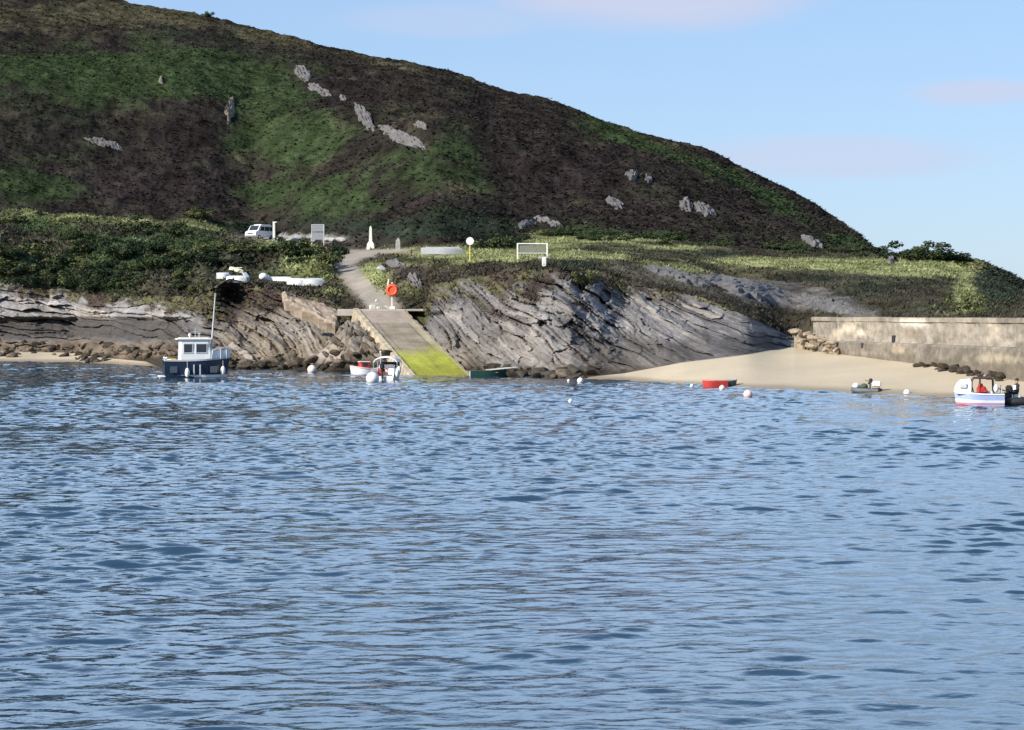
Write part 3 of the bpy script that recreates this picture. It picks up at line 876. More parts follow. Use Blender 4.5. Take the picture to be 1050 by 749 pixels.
obj('platform', join(box(((tl.x + SL_T[1].x) / 2, 213.3, 5.42 - .32), (SL_T[1].x - tl.x + .6, 3.6, .64), bev=.06), box(((SL_T[1].x + tr.x) / 2 + .3, 213.3, 5.42 - .1), (tr.x - SL_T[1].x - .02, 3.55, .22), bev=.05)), pm, slip)
lm_ = SL_T
# mooring ring and bollards on platform edge
for px in (382, 388):
    p = at(px, 317, 212.6); p.z = 5.42
    b_ = thing('stone_block', 'small pale stone block on the platform edge, ' + ('the larger one on the left' if px == 382 else 'the smaller one on the right'), 'stone', p)
    s = .38 if px == 382 else .24
    obj('block', box((0, 0, s / 2), (s * 1.4, s, s), rz=.3, bev=.05), M_CREAM, b_) if False else None
    bpy.data.objects.remove(b_)
    o = obj('stone_block', box((0, 0, s / 2), (s * 1.4, s, s), rz=.3, bev=.05), M_CREAM)
    o.location = p
    tag(o, ('larger' if px == 382 else 'smaller') + ' pale stone block at the top of the slipway', 'stone block')

# old ramp of pinkish concrete left of the slipway
rp = [at(289, 299, 216), at(350, 318, 214), at(346, 334, 209.5), at(300, 312, 212)]
def slabgeo(q, th_, n=26):
    top, bot = [], []
    V, Fc = [], []
    for i in range(n + 1):
        for j in range(n + 1):
            u, v = i / n, j / n
            p = (q[0] * (1 - u) + q[1] * u) * (1 - v) + (q[3] * (1 - u) + q[2] * u) * v
            e = min(u, 1 - u, v, 1 - v)
            p = p + Vector((.22 * float(vn(np.array(u * 9.), np.array(v * 5.), 7)) * (1.6 if e == 0 else .5), 0, .32 * float(fbm(np.array(u * 6.), np.array(v * 3.), 4, 8)) - (.25 if e == 0 else 0)))
            V.append(p)
    m_ = len(V)
    V += [p - Vector((0, -.5, th_)) for p in V]
    w = n + 1
    for i in range(n):
        for j in range(n):
            a = i * w + j
            Fc.append([a, a + 1, a + w + 1, a + w]); Fc.append([m_ + a, m_ + a + w, m_ + a + w + 1, m_ + a + 1])
    for k in range(n):
        for (a, b) in ((k, k + 1), (n * w + k + 1, n * w + k), ((k + 1) * w, k * w), (k * w + n, (k + 1) * w + n)):
            Fc.append([b, a, a + m_, b + m_])
    return V, Fc
o = obj('stone_ramp', slabgeo(rp, .9), mat('pink_tan_stone', (.30, .235, .175), .95, var=.5, scale=1.4, bump=.2))
tag(o, 'pinkish tan sloping stone ramp left of the slipway top', 'ramp')

# ------------------------------------------------------------------ rocks
def rock_mesh(seed, n=3, amp=.3, flat=.7, ang_=True):
    import bmesh
    bm = bmesh.new()
    bmesh.ops.create_icosphere(bm, subdivisions=n, radius=1)
    rs_ = np.random.RandomState(seed)
    planes = [(Vector(rs_.normal(size=3)).normalized(), .55 + .4 * rs_.rand()) for _ in range(9)]
    co = np.array([v.co for v in bm.verts])
    nz_ = fbm(co[:, 0] * 1.3 + seed * 3.7, co[:, 1] * 1.3 + co[:, 2] * .9, 3, seed)
    for v, q in zip(bm.verts, nz_):
        p = v.co * (1 + amp * q)
        for pn_, dd in planes:
            e = p.dot(pn_) - dd
            if e > 0: p = p - pn_ * e * .85
        v.co = Vector((p.x, p.y, p.z * flat))
    me = bpy.data.meshes.new('boulder')
    bm.to_mesh(me); bm.free()
    return me


def put_rock(name, me, loc, sc_, rot, m, label, cat, group=None):
    o = bpy.data.objects.new(name, me)
    COL.objects.link(o)
    o.location = loc; o.scale = sc_; o.rotation_euler = rot
    return tag(o, label, cat, group)


BM = []
for k in range(7):
    me = rock_mesh(200 + k, 3); me.materials.append(M_BOULD); BM.append(me)
WM = []
for k in range(5):
    me = rock_mesh(300 + k, 3); me.materials.append(M_WRACK); WM.append(me)
rr_ = random.Random(3)
RM0 = []
for k in range(3):
    me = rock_mesh(360 + k, 3); me.materials.append(mat('pale_broken_rock', (.22, .19, .155), .95, var=.5, scale=2.0, bump=.1)); RM0.append(me)
for k in range(90):
    px = -10 + 235 * (k + rr_.random()) / 90
    py = 352 + 15 * rr_.random() ** .8
    p = on_land(px, py)
    s = .22 + .50 * rr_.random() ** 2
    put_rock('boulder', BM[k % 7] if rr_.random() < .6 else WM[k % 5], p + Vector((0, -.2, .05)), (s * 1.25, s, s), (rr_.uniform(-.4, .4), rr_.uniform(-.4, .4), rr_.uniform(0, 6)), None, 'weathered brown boulder among those at the foot of the left cliff', 'boulder', 'boulders at the foot of the left cliff')
for k in range(85):
    px = 170 + 435 * (k + rr_.random()) / 85
    if 418 < px < 486: continue
    p = on_land(px, float(np.interp(px, PX, wl)) - 1.5 - 9 * rr_.random() ** 1.4)
    s = .3 + .6 * rr_.random() ** 2
    put_rock('shore_rock', WM[k % 5] if rr_.random() < .72 else BM[k % 7], p + Vector((0, -.3, 0)), (s * 1.3, s, s * .9), (rr_.uniform(-.4, .4), rr_.uniform(-.4, .4), rr_.uniform(0, 6)), None, 'weedy rock at the waterline below the middle cliff', 'rock', 'dark rocks along the waterline')
for k in range(44):
    px = rr_.uniform(335, 412); py = rr_.uniform(max(336, 322 + (px - 360) * .95), 379)
    p = on_land(px, py); sz = .16 + .42 * rr_.random() ** 2
    put_rock('shore_rock', (BM if rr_.random() < .6 else RM0)[k % 3], p, (sz * 1.7, sz, sz * .8), (rr_.uniform(-.4, .4), rr_.uniform(.2, .9), rr_.uniform(-.6, .6)), None, 'angular rock in the broken ground left of the slipway wall', 'rock', 'broken rocks beside the slipway wall')
for k in range(20):
    px = rr_.uniform(78, 110); py = float(np.interp(px, PX, wl)) - rr_.uniform(.5, 9)
    p = on_land(px, py); s = rr_.uniform(.3, .6)
    put_rock('shore_rock', WM[k % 5], p, (s * 1.4, s, s * .8), (rr_.uniform(-.4, .4), rr_.uniform(-.4, .4), rr_.uniform(0, 6)), None, 'weedy dark rock in the gap between the two strips of left sand', 'rock', 'dark rocks between the strips of sand')
for k in range(46):
    px = 952 + 98 * rr_.random() ** .85
    p = wA + dirw * wall_u(px) + nrm * rr_.uniform(.95, 1.6)
    c_ = int(np.argmin(np.abs(PX - (CX + F * p.x / p.y)))); rws = row['beach']
    p.z = float(np.interp(p.y, D[rws, c_], Z[rws, c_])) + rr_.choice((0, 0, .1, .25))
    s = .14 + .22 * rr_.random()
    put_rock('weedy_rock', WM[k % 5], p, (s * 1.4, s * 1.4, s), (rr_.uniform(-.4, .4), rr_.uniform(-.4, .4), rr_.uniform(0, 6)), None, 'dark weed covered rock at the foot of the quay wall', 'rock', 'weedy rocks below the quay wall')

RM = []
for k in range(4):
    me = rock_mesh(340 + k, 3); me.materials.append(mat('tan_rubble', (.30, .24, .17), .95, var=.5, scale=2.0, bump=.1)); RM.append(me)
for k in range(26):
    q = k / 25
    px = 824 + 46 * q + rr_.uniform(-4, 4); py = 342 + 16 * q ** .8 + rr_.uniform(-6, 6)
    u0 = wall_u(px)
    p = wA + dirw * u0
    p = at(px, py, p.y - .4) + nrm * rr_.uniform(.5, 1.3)
    sz = rr_.uniform(.18, .45)
    put_rock('rubble_stone', RM[k % 4], p, (sz * 1.5, sz, sz * .8), (rr_.uniform(-.4, .4), rr_.uniform(-.1, .6), rr_.uniform(0, 6)), None, 'tan rubble stone in the heap at the left end of the quay wall', 'stone', 'rubble at the end of the quay wall')

# outcrops on the hill: (px, py, w, h, roll degrees, label)
OUTS = [(311, 75, 24, 13, 48, 'highest pale grey rock outcrop near the top of the hill'),
        (327, 93, 28, 6, 25, 'narrow grey slab just below the highest outcrop'),
        (352, 102, 12, 6, 30, 'small grey rock between the two big hillside outcrops'),
        (373, 120, 34, 13, 52, 'steep pale grey crag in the middle of the hill'),
        (413, 142, 54, 13, 25, 'largest pale grey slab outcrop sloping across the mid hill'),
        (431, 130, 15, 7, 28, 'small grey rock just above the largest slab outcrop'),
        (107, 148, 42, 6, 14, 'thin broken line of pale rock in the dark heather'),
        (631, 210, 22, 9, 28, 'pale flat rock in brown heather at the right foot of the hill'),
        (703, 211, 19, 11, 40, 'rounded grey rock, left one of a pair above the grass terrace'),
        (723, 216, 24, 11, 28, 'grey sloping rock, right one of a pair above the grass terrace'),
        (648, 181, 15, 8, 20, 'weathered grey rock high on the right slope'),
        (665, 184, 8, 9, 10, 'little pale rock beside the weathered one on the right slope'),
        (830, 248, 26, 8, 24, 'grey rock slab low on the hill near its right end'),
        (540, 231, 24, 6, -10, 'rocky knoll of grey stone behind the white frame'),
        (565, 230, 30, 6, 20, 'grey stone hump on the right of the rocky knoll'),
        (914, 268, 10, 6, 30, 'small grey rock on the grassy hummock at the right')]
def outcrop(name, px, py, w, h, rl, lab, cat, m, seed, lift=.5, crag=1.0):
    nu_, nv_ = 44, 36
    a = R(rl)
    V, ok = [], []
    for j in range(nv_):
        for i in range(nu_):
            u, v = (i / (nu_ - 1) * 2 - 1) * 1.4, (j / (nv_ - 1) * 2 - 1) * 1.4
            dx, dy = u * w / 2, v * h / 2
            X_, Y_ = px + dx * math.cos(a) - dy * math.sin(a), py + dx * math.sin(a) + dy * math.cos(a)
            V.append((X_, Y_, u, v))
    V = np.array(V)
    q = fbm(V[:, 2] * 1.3 + seed, V[:, 3] * 1.1, 4, seed, .6)
    r_ = np.abs(V[:, 2]) ** 1.6 + np.abs(V[:, 3]) ** 1.6 + q * .75
    st = fbm(V[:, 2] * w / 9 + V[:, 3] * h / 6, V[:, 3] * h / 2.5 - V[:, 2] * w / 8, 4, seed + 3)
    rise = np.clip((1 - r_) * 1.6, -1, 1) * lift + (np.floor(st * 5) / 5 * .5 + st * .3) * lift * crag
    pts = [on_land(X_, Y_, True) for X_, Y_ in V[:, :2]]
    c = on_land(px, py, True)
    geo_ = [p + Vector((0, -.35, 1)) * float(z) - c for p, z in zip(pts, rise)]
    Fc = []
    for j in range(nv_ - 1):
        for i in range(nu_ - 1):
            k_ = [j * nu_ + i, j * nu_ + i + 1, (j + 1) * nu_ + i + 1, (j + 1) * nu_ + i]
            yy = [pts[t_].y for t_ in k_]
            if min(r_[t_] for t_ in k_) < 1.35 and max(yy) - min(yy) < 14: Fc.append(k_[::-1])
    seen = {(nv_ // 2) * nu_ + nu_ // 2}; adj = {}
    for f_ in Fc:
        for t_ in f_: adj.setdefault(t_, []).append(f_)
    stack = [t_ for t_ in seen if t_ in adj] or [Fc[len(Fc) // 2][0]]
    seen = set(stack)
    while stack:
        for f_ in adj[stack.pop()]:
            for t_ in f_:
                if t_ not in seen: seen.add(t_); stack.append(t_)
    Fc = [f_ for f_ in Fc if f_[0] in seen]
    us_ = sorted({t_ for f_ in Fc for t_ in f_}); mp_ = {t_: n_k for n_k, t_ in enumerate(us_)}
    geo_ = [geo_[t_] for t_ in us_]; Fc = [[mp_[t_] for t_ in f_] for f_ in Fc]
    o = obj(name, (geo_, Fc), m, None, False)
    o.location = c
    return tag(o, lab, cat)


OUTS += [(772, 299, 120, 19, 13, 'largest smooth grey rock slab sloping down behind the left end of the quay wall'), (848, 313, 84, 13, 13, 'grey rock slab just above the top of the quay wall'), (692, 283, 74, 8, 15, 'long low grey ledge between the cliff and the grass terrace'), (404, 272, 26, 8, 8, 'grey rock hump in the heather right of the track'), (424, 290, 18, 10, 30, 'small grey slab just right of the lifebuoy')]
for k, (px, py, w, h, rl, lab) in enumerate(OUTS):
    if 'slab sloping down behind' in lab or 'just above the top of the quay' in lab or 'long low grey ledge' in lab:
        outcrop('rock_outcrop', px, py, w, h, rl, lab, 'rock', M_SLAB, 500 + 7 * k, .45, .45)
    else:
        outcrop('rock_outcrop', px, py, w, h, rl, lab, 'rock', M_OUT, 500 + 7 * k)
outcrop('earth_scar', 236, 114, 9, 26, 8, 'bare tan earth scar in the green bracken', 'earth', M_BARE, 701, .5)
outcrop('earth_scar', 165, 83, 5, 9, 0, 'tiny tan earth scar in the bracken, the smaller one', 'earth', M_BARE, 708, .5)
p = on_land(391, 278)
o = put_rock('white_boulder', rock_mesh(480, 3), p + Vector((0, -.2, .2)), (.55, .5, .55), (.2, .1, .4), None, 'pale boulder beside the bend of the gravel track', 'boulder'); o.data.materials.append(M_CREAM)

# ------------------------------------------------------------------ bushes
def bush_crown(seed, n=1500, leaf=.115):
    rs_ = np.random.RandomState(seed)
    cl = rs_.normal(size=(11, 3)) * (.5, .5, .32); cl[:, 2] = np.abs(cl[:, 2]) + .22
    V = []
    for i in range(n):
        c = cl[rs_.randint(11)]
        d = rs_.normal(size=3); d /= np.linalg.norm(d)
        p = c + d * .36 * (.55 + .45 * rs_.rand()) * (1, 1, .85)
        if p[2] < .02: p[2] = .02 + rs_.rand() * .1
        a = rs_.normal(size=3); a /= np.linalg.norm(a)
        b_ = np.cross(a, d); b_ /= (np.linalg.norm(b_) + 1e-6)
        s = leaf * (.6 + .8 * rs_.rand())
        V += [p - a * s * .5, p + b_ * s * .45, p + a * s * .6, p - b_ * s * .45]
    return np.array(V)


def make_bush(seed, col, name='bush'):
    V = bush_crown(seed)
    rs_ = np.random.RandomState(seed + 1)
    K = np.repeat(np.array(col) * (.6 + .8 * rs_.rand(len(V) // 4, 1)), 4, 0)
    cr_ = tri_obj('crown', V, np.clip(K, .004, .6), M_LEAF, 4)
    g = []
    for k in range(5):
        a = k * 1.3
        g.append(tube([(0, 0, -.25), (.12 * math.cos(a), .12 * math.sin(a), .25), (.4 * math.cos(a), .4 * math.sin(a), .62)], [.05, .035, .015], 6))
    st = obj('stem', join(*g), M_BARK)
    return cr_, st


GB, DG, LG = (.048, .066, .028), (.022, .036, .018), (.095, .108, .042)
protos = {}
for nm, col in (('mid', GB), ('dark', DG), ('light', LG)):
    protos[nm] = [make_bush(600 + 10 * k + len(nm), col) for k in range(3)]
used = set()


def put_bush(px, py, wpx, hpx, kind, label, group=None, k=0):
    p = on_land(px, py)
    cr_, st = protos[kind][k % 3]
    t = thing('bush', label, 'bush', p - Vector((0, 0, .2)), rr_.uniform(0, 6), group)
    sx = wpx / F * p.y / 1.75; sz = hpx / F * p.y / 1.1
    t.scale = (sx, sx, sz)
    for o in (cr_, st):
        if o.name in used:
            o = o.copy(); COL.objects.link(o)
        used.add(o.name)
        o.parent = t
    return t


put_bush(516, 255, 38, 21, 'mid', 'round green bush standing alone at the back of the grass')
put_bush(536, 252, 26, 11, 'dark', 'low dark bush just right of the round green bush', None, 1)
put_bush(346, 262, 18, 16, 'dark', 'dark bush beside the top of the gravel track')
put_bush(928, 266, 40, 17, 'dark', 'dark green bush at the left end of the right hummock', None, 1)
put_bush(946, 267, 36, 15, 'mid', 'rounded green bush in the middle of the hummock top', None, 1)
put_bush(976, 268, 28, 12, 'dark', 'dark bush between the broad bush and the end of the hummock', None, 1)
put_bush(964, 267, 54, 16, 'mid', 'broad green bush on top of the right hummock', None, 2)
put_bush(987, 268, 22, 9, 'dark', 'small dark bush at the right end of the hummock top', None, 0)
put_bush(908, 264, 16, 9, 'dark', 'little dark bush where the hill meets the hummock', None, 2)
put_bush(990, 318, 26, 18, 'light', 'yellow green bush just above the quay wall')
put_bush(1004, 322, 16, 10, 'light', 'smaller yellow green bush above the quay wall', None, 1)
put_bush(597, 291, 22, 14, 'light', 'pale green bush hanging at the cliff edge')
put_bush(214, 14, 10, 8, 'mid', 'tiny bush standing on the skyline of the hill')
for k in range(74):
    px = rr_.uniform(-10, 335); py = rr_.uniform(222, 292)
    if k > 34: px = rr_.uniform(-10, 225); py = rr_.uniform(258, 300)
    if py > 262 and 205 < px < 345: py = rr_.uniform(255, 272)
    if 235 < px < 345 and py < 256: py = rr_.uniform(257, 268)
    put_bush(px, py, rr_.uniform(20, 42), rr_.uniform(9, 17), 'dark' if rr_.random() < (.45 if py > 262 else .15) else ('mid' if rr_.random() < .55 else 'light'), 'rounded scrub bush in the thicket on the left bank', 'scrub bushes on the left bank', k)
for k in range(26):
    px = rr_.uniform(560, 905); py = float(np.interp(px, [560, 700, 905], [240, 250, 262])) + rr_.uniform(-5, 3)
    put_bush(px, py, rr_.uniform(14, 30), rr_.uniform(4, 9), 'mid' if rr_.random() < .6 else 'dark', 'low green shrub along the back of the grass terrace', 'low shrubs along the back of the terrace', k)

# ------------------------------------------------------------------ boats
# work boat with wheelhouse
pw_ = on_water(200, 387.5)
t = thing('work_boat', 'navy work boat with white wheelhouse and tall leaning mast', 'boat', pw_, R(14))
hk = dict(draft=.35, rise=.22, stern=.9, p=2.6, full=.5)
HB = 1.32
obj('hull', hull(4.9, 2.1, HB, floor=.95, th=.08, **hk), M_NAVY, t, True)
obj('boot_stripe', hull_strip(4.9, 2.1, HB, .03, .17, rise=.22, stern=.9, p=2.6, full=.5), M_WHITE, t)
obj('rubbing_strake', hull_strip(4.9, 2.1, HB, .94, 1.03, rise=.22, stern=.9, p=2.6, full=.5, out=.04), M_LGREY, t)
obj('swim_platform', box((-2.6, 0, .12), (.5, 1.7, .14), bev=.04), M_WHITE, t)
for x in (-1.75, 1.35):
    obj('hull_panel', box((x, -.985, .66), (.55, .03, .5), bev=.01), mat('faded_navy_panel', (.07, .085, .11), .5), t)
for x in (-.2, .28):
    obj('ladder_rail', box((x, -1.08, .62), (.10, .05, .85), bev=.01), M_LGREY, t)
# wheelhouse: raked front, roof overhang
rings = []
for (z, x0, x1, w) in ((.95, -1.28, 1.28, .80), (1.9, -1.25, 1.24, .78), (2.95, -1.2, 1.02, .72)):
    rings.append([(x0 + .08, -w, z), (x1 - .12, -w, z), (x1, -w + .14, z), (x1, w - .14, z), (x1 - .12, w, z), (x0 + .08, w, z), (x0, w - .1, z), (x0, -w + .1, z)])
wh = obj('wheelhouse', loft(rings), M_WHITE, t)
for (x, w) in ((-.62, .62), (.42, .78)):
    f = obj('window', box((x, -.752, 2.3), (w, .05, .66), bev=.015), M_GLASS, wh)
    obj('frame', join(box((x, -.757, 2.66), (w + .12, .07, .06)), box((x, -.775, 1.94), (w + .12, .07, .06)), box((x - w / 2 - .03, -.766, 2.3), (.05, .07, .66)), box((x + w / 2 + .03, -.766, 2.3), (.05, .07, .66))), M_LGREY, f)
for x in (-.5, .4): obj('window', box((x, .752, 2.3), (.6, .05, .62), bev=.015), M_GLASS, wh)
obj('windscreen', box((1.13, 0, 2.35), (.05, 1.15, .6), ry=-.13, bev=.01), M_GLASS, wh)
obj('door', box((-1.24, .1, 1.9), (.05, .62, 1.75), bev=.015), M_LGREY, wh)
obj('roof', join(box((-.12, 0, 3.02), (2.75, 1.72, .13), bev=.05), box((-.1, 0, 3.11), (2.3, 1.3, .08), bev=.03)), M_CREAM, wh)
obj('roof_lamp', join(cyl((-.45, -.3, 3.1), (-.45, -.3, 3.28), .05), ball((-.45, -.3, 3.36), .12)), M_WHITE, t, True)
obj('horn', join(cyl((.3, -.2, 3.1), (.3, -.2, 3.42), .035), box((.3, -.2, 3.46), (.22, .1, .1), bev=.02)), M_LGREY, t)
obj('aerial', join(cyl((.05, .3, 3.1), (.05, .3, 3.95), .025, .012), cyl((-.12, .3, 3.6), (.22, .3, 3.6), .018)), M_LGREY, t)
mast = obj('mast', join(cyl((1.18, -.05, 1.0), (1.58, -.05, 6.55), .085, .045, 12), box((1.58, -.05, 6.58), (.12, .12, .08)), cyl((1.4, -.05, 4.5), (1.7, -.05, 4.52), .02)), M_LGREY, t, True)
# bow bulwark and rail
obj('bow_deck', hull_strip(4.9, 2.1, HB, 1.0, 1.38, rise=.22, stern=.9, p=2.6, full=.5, out=.02, u0=.72), M_WHITE, t)
rl = []
for s in (1, -1):
    rl.append(tube([(1.2, s * .92, 1.45), (1.25, s * .92, 2.15), (1.9, s * .8, 2.32), (2.45, s * .42, 2.3), (2.72, 0, 2.2)], .035))
    for x, y in ((1.9, .8), (2.4, .45)): rl.append(cyl((x, s * y, 1.5), (x, s * y, 2.3), .028))
rl.append(cyl((2.68, 0, 1.55), (2.72, 0, 2.2), .028))
obj('pulpit_rail', join(*rl), M_WHITE, t, True)
obj('anchor_locker', box((1.95, 0, 1.72), (.7, .8, .42), bev=.1), M_WHITE, t)
obj('yellow_crate', box((-1.72, -.35, 1.25), (.45, .4, .5), bev=.04), M_YELLOW, t)
obj('engine_cover', box((-1.95, .2, 1.2), (.55, .9, .55), bev=.1), M_CREAM, t)
for x in (-.72, 2.1):
    y = -1.13 if x < 0 else -.72
    fo = obj('fender', join(ball((x, y, .42 if x < 0 else .55), .19, (1, 1, 2.0)), cyl((x, y, .75), (x, y + .06, 1.35), .012, n=6)), M_BUOYW, t, True)
for y in (-.85, .85):
    obj('stern_cleat', join(cyl((-2.3, y, 1.3), (-2.3, y, 1.5), .04), ball((-2.3, y, 1.55), .1)), M_CREAM, t)

# motor boat seen from the stern
def outboard(parent, x, z, col=M_DARK, s=1.0, tilt=0.0):
    Mx = Matrix.Translation((x, 0, z)) @ Matrix.Rotation(tilt, 4, 'Y') @ Matrix.Scale(s, 4)
    e = obj('outboard_motor', xf(join(box((-.12, 0, .28), (.36, .3, .42), bev=.09), box((-.05, 0, -.2), (.14, .12, .75), bev=.03), box((.06, 0, .0), (.2, .26, .2), bev=.03), cyl((.0, 0, .15), (.5, .05, .34), .03)), Mx), col, parent)
    obj('propeller_leg', xf(join(box((-.1, 0, -.6), (.3, .05, .3), bev=.02), ball((-.14, 0, -.72), .09, (1.6, 1, 1))), Mx), M_GREY, e)
    return e


pm_ = on_water(397.5, 389.5)
t = thing('motor_boat', 'white motor boat with canopy and outboard seen from astern near the slipway', 'boat', pm_, R(82))
obj('hull', hull(3.9, 1.95, .78, floor=.3, th=.07, rise=.45, stern=.92), M_WHITE, t, True)
obj('rubbing_strake', hull_strip(3.9, 1.95, .78, .9, 1.0, rise=.45, stern=.92, out=.03), M_GREY, t)
can = []
for k in range(7):
    a = PI * k / 6
    can.append([(x, .93 * math.cos(a), 1.35 + .38 * math.sin(a) + dzz) for x, dzz in ((-1.0, 0), (-.2, .08), (.8, .0))] + [(x, .89 * math.cos(a), 1.31 + .37 * math.sin(a) + dzz) for x, dzz in ((.8, 0), (-.2, .08), (-1.0, 0))])
cp = obj('canopy', loft(can), M_BUOYW, t, True)
fr = []
for s in (1, -1):
    for x in (-.95, .7): fr.append(cyl((x, s * .9, .75), (x, s * .92, 1.37), .025))
obj('canopy_frame', join(*fr), M_STEEL, t)
obj('windscreen', box((.75, 0, 1.1), (.05, 1.6, .5), ry=-.3, bev=.02), M_GLASS, t)
obj('seat', box((-.4, .38, .62), (.5, .5, .5), bev=.06), M_RED, t)
obj('seat', box((-.4, -.4, .62), (.5, .5, .5), bev=.06), M_CREAM, t)
obj('console', box((.3, .1, .75), (.4, 1.2, .8), bev=.06), M_WHITE, t)
outboard(t, -2.05, .75, M_DARK, 1.15)
obj('fender', join(ball((-1.75, -1.06, .55), .17, (1, 1, 1.9)), cyl((-1.75, -1.06, .8), (-1.75, -1.0, .95), .012, n=6)), M_BUOYW, t, True)
obj('fender', join(ball((-1.2, -1.1, .75), .16, (1, 1, 1.9)), cyl((-1.2, -1.1, 1.0), (-1.2, -1.0, 1.1), .012, n=6)), M_BUOYW, t, True)
obj('stern_light', join(cyl((-1.8, .2, .8), (-1.8, .2, 2.1), .02), ball((-1.8, .2, 2.12), .07)), M_WHITE, t)

pr_ = on_water(374, 384)
t = thing('cabin_boat', 'small white boat with red cabin behind the big white buoy', 'boat', pr_, R(196))
obj('hull', hull(2.3, 1.2, .5, floor=.3, th=.06, rise=.5), M_WHITE, t, True)
obj('rubbing_strake', hull_strip(2.3, 1.2, .5, .82, 1.0, rise=.5, out=.03), M_PINK, t)
cb = obj('cabin', join(box((.05, 0, .72), (.85, .8, .55), bev=.1)), M_RED, t)
obj('roof', box((.05, 0, 1.03), (.95, .9, .08), bev=.03), M_PINK, cb)
obj('window', box((.05, .41, .8), (.4, .03, .22), bev=.01), M_GLASS, cb)
outboard(t, -1.2, .5, M_DARK, .7)

# green rowing boat
pg = on_water(500, 387)
t = thing('rowing_boat', 'dark green rowing boat moored at the end of the slipway', 'boat', pg, R(4))
obj('hull', hull(2.75, 1.15, .5, floor=.1, th=.05, rise=.3), M_GREEN, t, True)
obj('gunwale', hull_strip(2.75, 1.15, .5, .92, 1.04, rise=.3, out=.03), M_OLIVE, t)
for x in (-.8, .0, .7): obj('thwart', box((x, 0, .38), (.22, .96, .04)), M_VARN, t)
obj('transom_board', box((-1.40, 0, .28), (.04, .85, .44)), M_LGREY, t)
oar = join(cyl((-1.0, 0, 0), (.9, 0, 0), .025), box((1.15, 0, 0), (.6, .16, .03), bev=.012))
for k, (dx, dy, rz) in enumerate(((.95, -.25, .1), (.8, .25, -.05))):
    o = obj('oar', oar, M_CREAM)
    o.location = pg + Vector((dx, dy, .64 + .03 * k)); o.rotation_euler = (0, -.10, rz)
    tag(o, ('nearer' if k == 0 else 'farther') + ' pale oar lying across the green rowing boat', 'oar', 'oars in the green rowing boat')

# red boat with a green tender beside it
pr2 = on_water(733.5, 397.5)
t = thing('red_boat', 'red open rowing boat afloat just off the sand beach', 'boat', pr2, R(184))
obj('hull', hull(1.62, .8, .46, floor=.1, th=.045, rise=.15, stern=.95, p=3), M_RED, t, True)
obj('gunwale', hull_strip(1.62, .8, .46, .9, 1.05, rise=.15, stern=.95, p=3, out=.025), mat('pink_gunwale', (.62, .25, .2), .5), t)
for x in (-.4, .25): obj('thwart', box((x, 0, .33), (.2, .68, .04)), M_VARN, t)
pr3 = on_water(747.5, 397.2) + Vector((.05, .4, 0))
t = thing('tender', 'olive grey tender floating behind the red boat', 'boat', pr3, R(20))
obj('hull', hull(1.0, .75, .44, floor=.1, th=.045, rise=.2, stern=.95, p=3), M_OLIVE, t, True)
obj('gunwale', hull_strip(1.0, .75, .44, .9, 1.05, rise=.2, stern=.95, p=3, out=.025), M_LGREY, t)
obj('thwart', box((-.1, 0, .33), (.18, .6, .04)), M_VARN, t)

# inflatable dinghy
def inflatable(name, label, loc, rz, L, B, r, m, bow_m):
    t = thing(name, label, 'boat', loc, rz)
    pts = [(-L / 2, B / 2, r * .9), (0, B / 2, r * .9), (L * .22, B / 2 * .97, r * .95), (L * .38, B / 2 * .7, r * 1.1), (L * .46, B / 2 * .3, r * 1.3), (L * .48, 0, r * 1.4)]
    full = pts + [(x, -y, z) for x, y, z in pts[-2::-1]]
    rad = [r * .75] + [r] * (len(full) - 2) + [r * .75]
    obj('tube', tube(full, rad, 12), m, t, True)
    obj('floor', box((-.05, 0, r * .55), (L * .85, B - r * .6, .06)), M_GREY, t)
    obj('transom', box((-L / 2 + .12, 0, r * 1.1), (.05, B - r, r * 1.9)), M_WOOD, t)
    return t


pd_ = on_water(888.5, 403.2)
t = inflatable('inflatable_dinghy', 'grey green inflatable dinghy with black outboard off the beach', pd_, R(158), 1.75, .95, .17, M_HYP, None)
outboard(t, -.2, .62, M_DARK, .62)
obj('bow_cover', ball((.66, 0, .42), .26, (.9, 1.25, .85)), M_BUOYW, t, True)
obj('storage_box', box((-.62, -.1, .58), (.55, .5, .36), rz=.3, bev=.07), M_BUOYW, t)
obj('gear_bag', ball((.15, .05, .42), .24, (1.1, 1, .8)), M_OLIVE, t, True)

# sports boat at right
ps = on_water(1005, 416)
t = thing('day_boat', 'pale blue and white day boat with canopy frame and red bag', 'boat', ps, R(172))
hk = dict(rise=.32, stern=.92, p=2.4)
obj('hull', hull(2.55, 1.25, .62, floor=.22, th=.06, **hk), M_BLUEW, t, True)
obj('red_stripe', hull_strip(2.55, 1.25, .62, .10, .19, rise=.32, stern=.92, p=2.4), mat('faded_red_stripe', (.62, .16, .18), .5), t)
obj('white_stripe', hull_strip(2.55, 1.25, .62, .25, .45, rise=.32, stern=.92, p=2.4), M_WHITE, t)
obj('rubbing_strake', hull_strip(2.55, 1.25, .62, .9, 1.02, rise=.32, stern=.92, p=2.4, out=.03), M_WHITE, t)
cu = obj('cuddy', loft([[(.5, y, .6) for y in (-.5, .5)] + [(1.32, .34, .66), (1.32, -.34, .66)], [(.5, y, 1.0) for y in (-.52, .52)] + [(1.38, .36, .95), (1.38, -.36, .95)], [(.5, y, 1.32) for y in (-.46, .46)] + [(1.22, .33, 1.26), (1.22, -.33, 1.26)], [(.58, y, 1.46) for y in (-.3, .3)] + [(1.05, .2, 1.4), (1.05, -.2, 1.4)]]), M_WHITE, t, True)
obj('hatch', box((.92, .47, 1.08), (.4, .10, .26), rz=-.18, bev=.03), M_LGREY, cu)
fr = []
